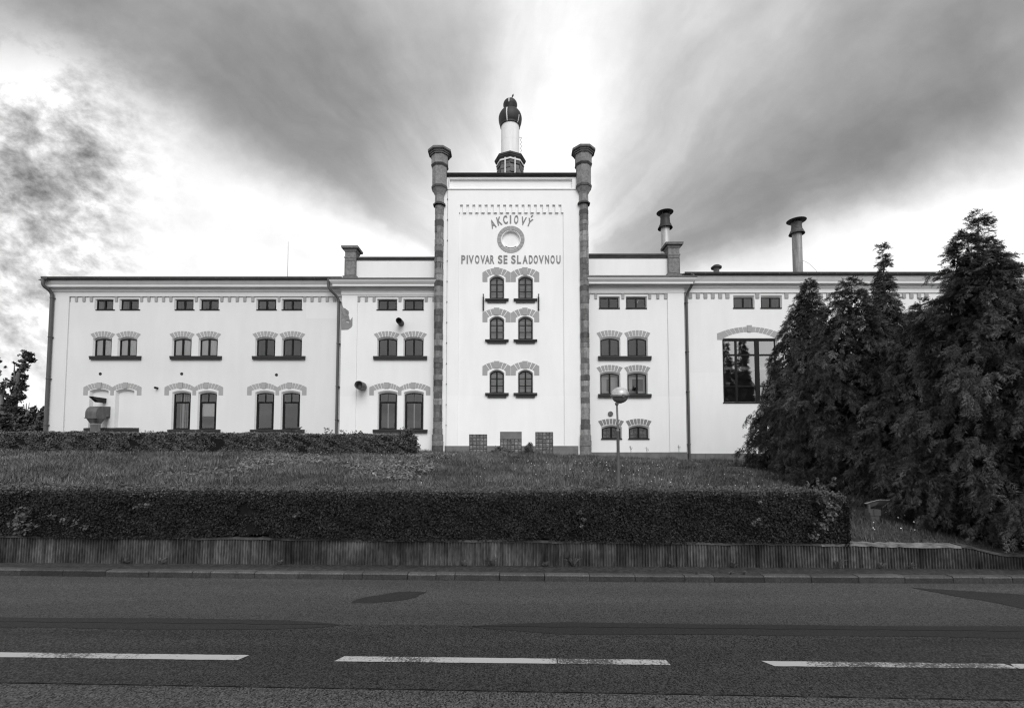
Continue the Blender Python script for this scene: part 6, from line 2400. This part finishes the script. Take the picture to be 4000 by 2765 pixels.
def mth(op, a, b=None, c=None, clamp=False):
    n_ = nn(nt, "ShaderNodeMath", operation=op, use_clamp=clamp)
    for i, s_ in enumerate((a, b, c)):
        if s_ is None: continue
        if isinstance(s_, (int, float)):
            n_.inputs[i].default_value = s_
        else:
            L.new(s_, n_.inputs[i])
    return n_.outputs[0]


yy = mth("MAXIMUM", sep.outputs["Y"], 0.12)
Us = mth("DIVIDE", sep.outputs["X"], yy)
Vv = mth("DIVIDE", sep.outputs["Z"], yy)


def comb3(a, b, c=0.0):
    n_ = nn(nt, "ShaderNodeCombineXYZ")
    for i, s_ in enumerate((a, b, c)):
        if isinstance(s_, (int, float)): n_.inputs[i].default_value = s_
        else: L.new(s_, n_.inputs[i])
    return n_.outputs[0]


def wnoise(vec, scale, detail=6, rough=0.55, dist=0.0):
    n_ = nn(nt, "ShaderNodeTexNoise")
    n_.inputs["Scale"].default_value = scale
    n_.inputs["Detail"].default_value = detail
    n_.inputs["Roughness"].default_value = rough
    n_.inputs["Distortion"].default_value = dist
    L.new(vec, n_.inputs["Vector"])
    return n_.outputs["Fac"]


def off(sock, amt): return mth("MULTIPLY", mth("SUBTRACT", sock, 0.5), amt)


# the cloud streets fan out from a point low over the building
wx = off(wnoise(comb3(Us, Vv, 8.1), 2.3, 6, 0.6), 0.16)
wy = off(wnoise(comb3(Us, Vv, 2.6), 2.3, 6, 0.6), 0.16)
fx = mth("ADD", mth("SUBTRACT", Us, (2100 - 2000) / F), wx)
fy = mth("ADD", mth("SUBTRACT", Vv, (1750 - 1240) / F), wy)
theta = mth("ABSOLUTE", mth("DIVIDE", mth("ARCTAN2", fy, fx), math.pi))                    # 0 right, 0.5 up, 1 left
rad = mth("SQRT", mth("ADD", mth("MULTIPLY", fx, fx), mth("MULTIPLY", fy, fy)))
warped = comb3(mth("ADD", Us, wx), mth("ADD", Vv, wy))


def blob(u, v, rx, ry, ang, weight):
    """soft cloud mass centred on a direction (given in photo pixels), radii in pixels"""
    mp = nn(nt, "ShaderNodeMapping", vector_type="TEXTURE")
    mp.inputs["Location"].default_value = ((u - 2000) / F, (1750 - v) / F, 0)
    mp.inputs["Rotation"].default_value = (0, 0, R(-ang))
    mp.inputs["Scale"].default_value = (rx / F, ry / F, 1)
    L.new(warped, mp.inputs["Vector"])
    d = nn(nt, "ShaderNodeVectorMath", operation="DOT_PRODUCT")
    L.new(mp.outputs[0], d.inputs[0])
    L.new(mp.outputs[0], d.inputs[1])
    return mth("MULTIPLY", mth("EXPONENT", mth("MULTIPLY", d.outputs["Value"], -1.0)), weight)


ramp = nn(nt, "ShaderNodeValToRGB")
ramp.color_ramp.interpolation = "CARDINAL"
els = ramp.color_ramp.elements
stops = [(0, 0.93), (13, 1.0), (18, 0.92), (22, 0.76), (26, 0.60), (31, 0.57), (38, 0.63), (49, 0.70), (58, 0.77), (67, 0.87), (76, 0.95), (85, 1.0), (95, 0.89), (105, 0.77), (117, 0.66), (130, 0.60), (142, 0.57), (148, 0.66), (153, 0.86), (159, 1.01), (180, 1.0)]
els[0].position, els[0].color = 0.0, grey(stops[0][1])
els[1].position, els[1].color = 1.0, grey(stops[-1][1])
for d_, v_ in stops[1:-1]:
    els.new(d_ / 180).color = grey(v_)
L.new(theta, ramp.inputs[0])
fan = nn(nt, "ShaderNodeRGBToBW")
L.new(ramp.outputs[0], fan.inputs[0])
val = fan.outputs[0]
fanned = comb3(mth("MULTIPLY", theta, 9.0), mth("MULTIPLY", rad, 1.1), 0.7)
val = mth("ADD", val, off(wnoise(fanned, 1.3, 7, 0.55, 0.2), 0.34))          # streaks along the streets
val = mth("ADD", val, off(wnoise(comb3(Us, Vv, 1.3), 2.6, 6, 0.55, 0.2), 0.22))
val = mth("ADD", val, off(wnoise(comb3(Us, Vv, 5.3), 9.0, 8, 0.6), 0.05))
for bb in ((1800, 830, 360, 300, 0, 0.30), (2320, 500, 160, 420, 8, 0.06), (2250, 1020, 160, 160, 0, 0.20), (3750, 960, 500, 110, -20, 0.12), (60, 290, 200, 120, 10, 0.10)):
    val = mth("ADD", val, blob(*bb))
# mottled high cloud at the far left
m1 = wnoise(comb3(mth("MULTIPLY", mth("ADD", Us, mth("MULTIPLY", Vv, 0.5)), 1.6), mth("MULTIPLY", Vv, 2.0), 3.7), 8.5, 12, 0.63, 0.15)
mot = mth("ADD", 0.90, off(m1, 1.45))
for bb in ((60, 660, 200, 180, 15, -0.25), (300, 420, 130, 200, -35, -0.16), (520, 900, 200, 160, 30, 0.22), (60, 250, 200, 130, 0, 0.22), (100, 1450, 300, 250, 0, 0.06), (330, 820, 180, 120, 20, -0.10)):
    mot = mth("ADD", mot, blob(*bb))
mot = mth("MAXIMUM", mth("MINIMUM", mot, 1.0), 0.42)
lm = mth("MINIMUM", mth("ADD", blob(60, 620, 400, 470, 0, 1.25), blob(40, 1150, 420, 430, 0, 0.9)), 1.0)
lm = mth("MULTIPLY", lm, mth("MULTIPLY_ADD", mth("SUBTRACT", theta, 0.80), 14.0, 0.35, clamp=True))
val = mth("ADD", mth("MULTIPLY", val, mth("SUBTRACT", 1.0, lm)), mth("MULTIPLY", mot, lm))
# behind the camera: bright broken overcast
frontm = mth("MULTIPLY_ADD", sep.outputs["Y"], 4.0, -0.2, clamp=True)
zz_ = mth("ADD", mth("MAXIMUM", sep.outputs["Z"], 0.0), 0.15)
rear = mth("ADD", 0.95, off(wnoise(comb3(mth("DIVIDE", sep.outputs["X"], zz_), mth("DIVIDE", sep.outputs["Y"], zz_)), 1.4, 6, 0.55), 0.55))
val = mth("ADD", mth("MULTIPLY", val, frontm), mth("MULTIPLY", rear, mth("SUBTRACT", 1.0, frontm)))
val = mth("MAXIMUM", mth("MINIMUM", val, 1.04), 0.45)
cloud_l = mth("POWER", val, 2.2)
sky = nn(nt, "ShaderNodeTexSky")
sky.sky_type = "NISHITA"
sky.sun_disc = False
sky.sun_elevation = SUN_EL
sky.sun_rotation = SUN_AZ
bw = nn(nt, "ShaderNodeRGBToBW")
L.new(sky.outputs[0], bw.inputs[0])
# thin veil of clear sky behind the cloud deck, all in grey as in the photograph
skyv = mth("MULTIPLY", bw.outputs[0], 0.12)
final = mth("ADD", mth("MULTIPLY", cloud_l, 9.8), mth("MULTIPLY", skyv, 0.5))
comb_c = nn(nt, "ShaderNodeCombineColor")
for i in range(3):
    L.new(final, comb_c.inputs[i])
L.new(comb_c.outputs[0], bg.inputs["Color"])
bg.inputs["Strength"].default_value = 0.1

sd = bpy.data.lights.new("sun", "SUN")
sd.energy = 1.8
sd.angle = R(40)
sd.color = (1.0, 1.0, 1.0)
so = bpy.data.objects.new("sun", sd)
COL.objects.link(so)
to_sun = Vector((math.sin(SUN_AZ) * math.cos(SUN_EL), math.cos(SUN_AZ) * math.cos(SUN_EL), math.sin(SUN_EL)))
so.rotation_euler = to_sun.to_track_quat("Z", "Y").to_euler()
so.location = to_sun * 60

vs_ = scene.view_settings
vs_.view_transform = "Standard"
vs_.look = "None"
vs_.exposure = 0.09
vs_.gamma = 1.0
scene.render.engine = "CYCLES"
scene.cycles.use_denoising = True
scene.cycles.filter_width = 1.25
scene.cycles.max_bounces = 6
scene.cycles.transparent_max_bounces = 8
scene.render.film_transparent = False
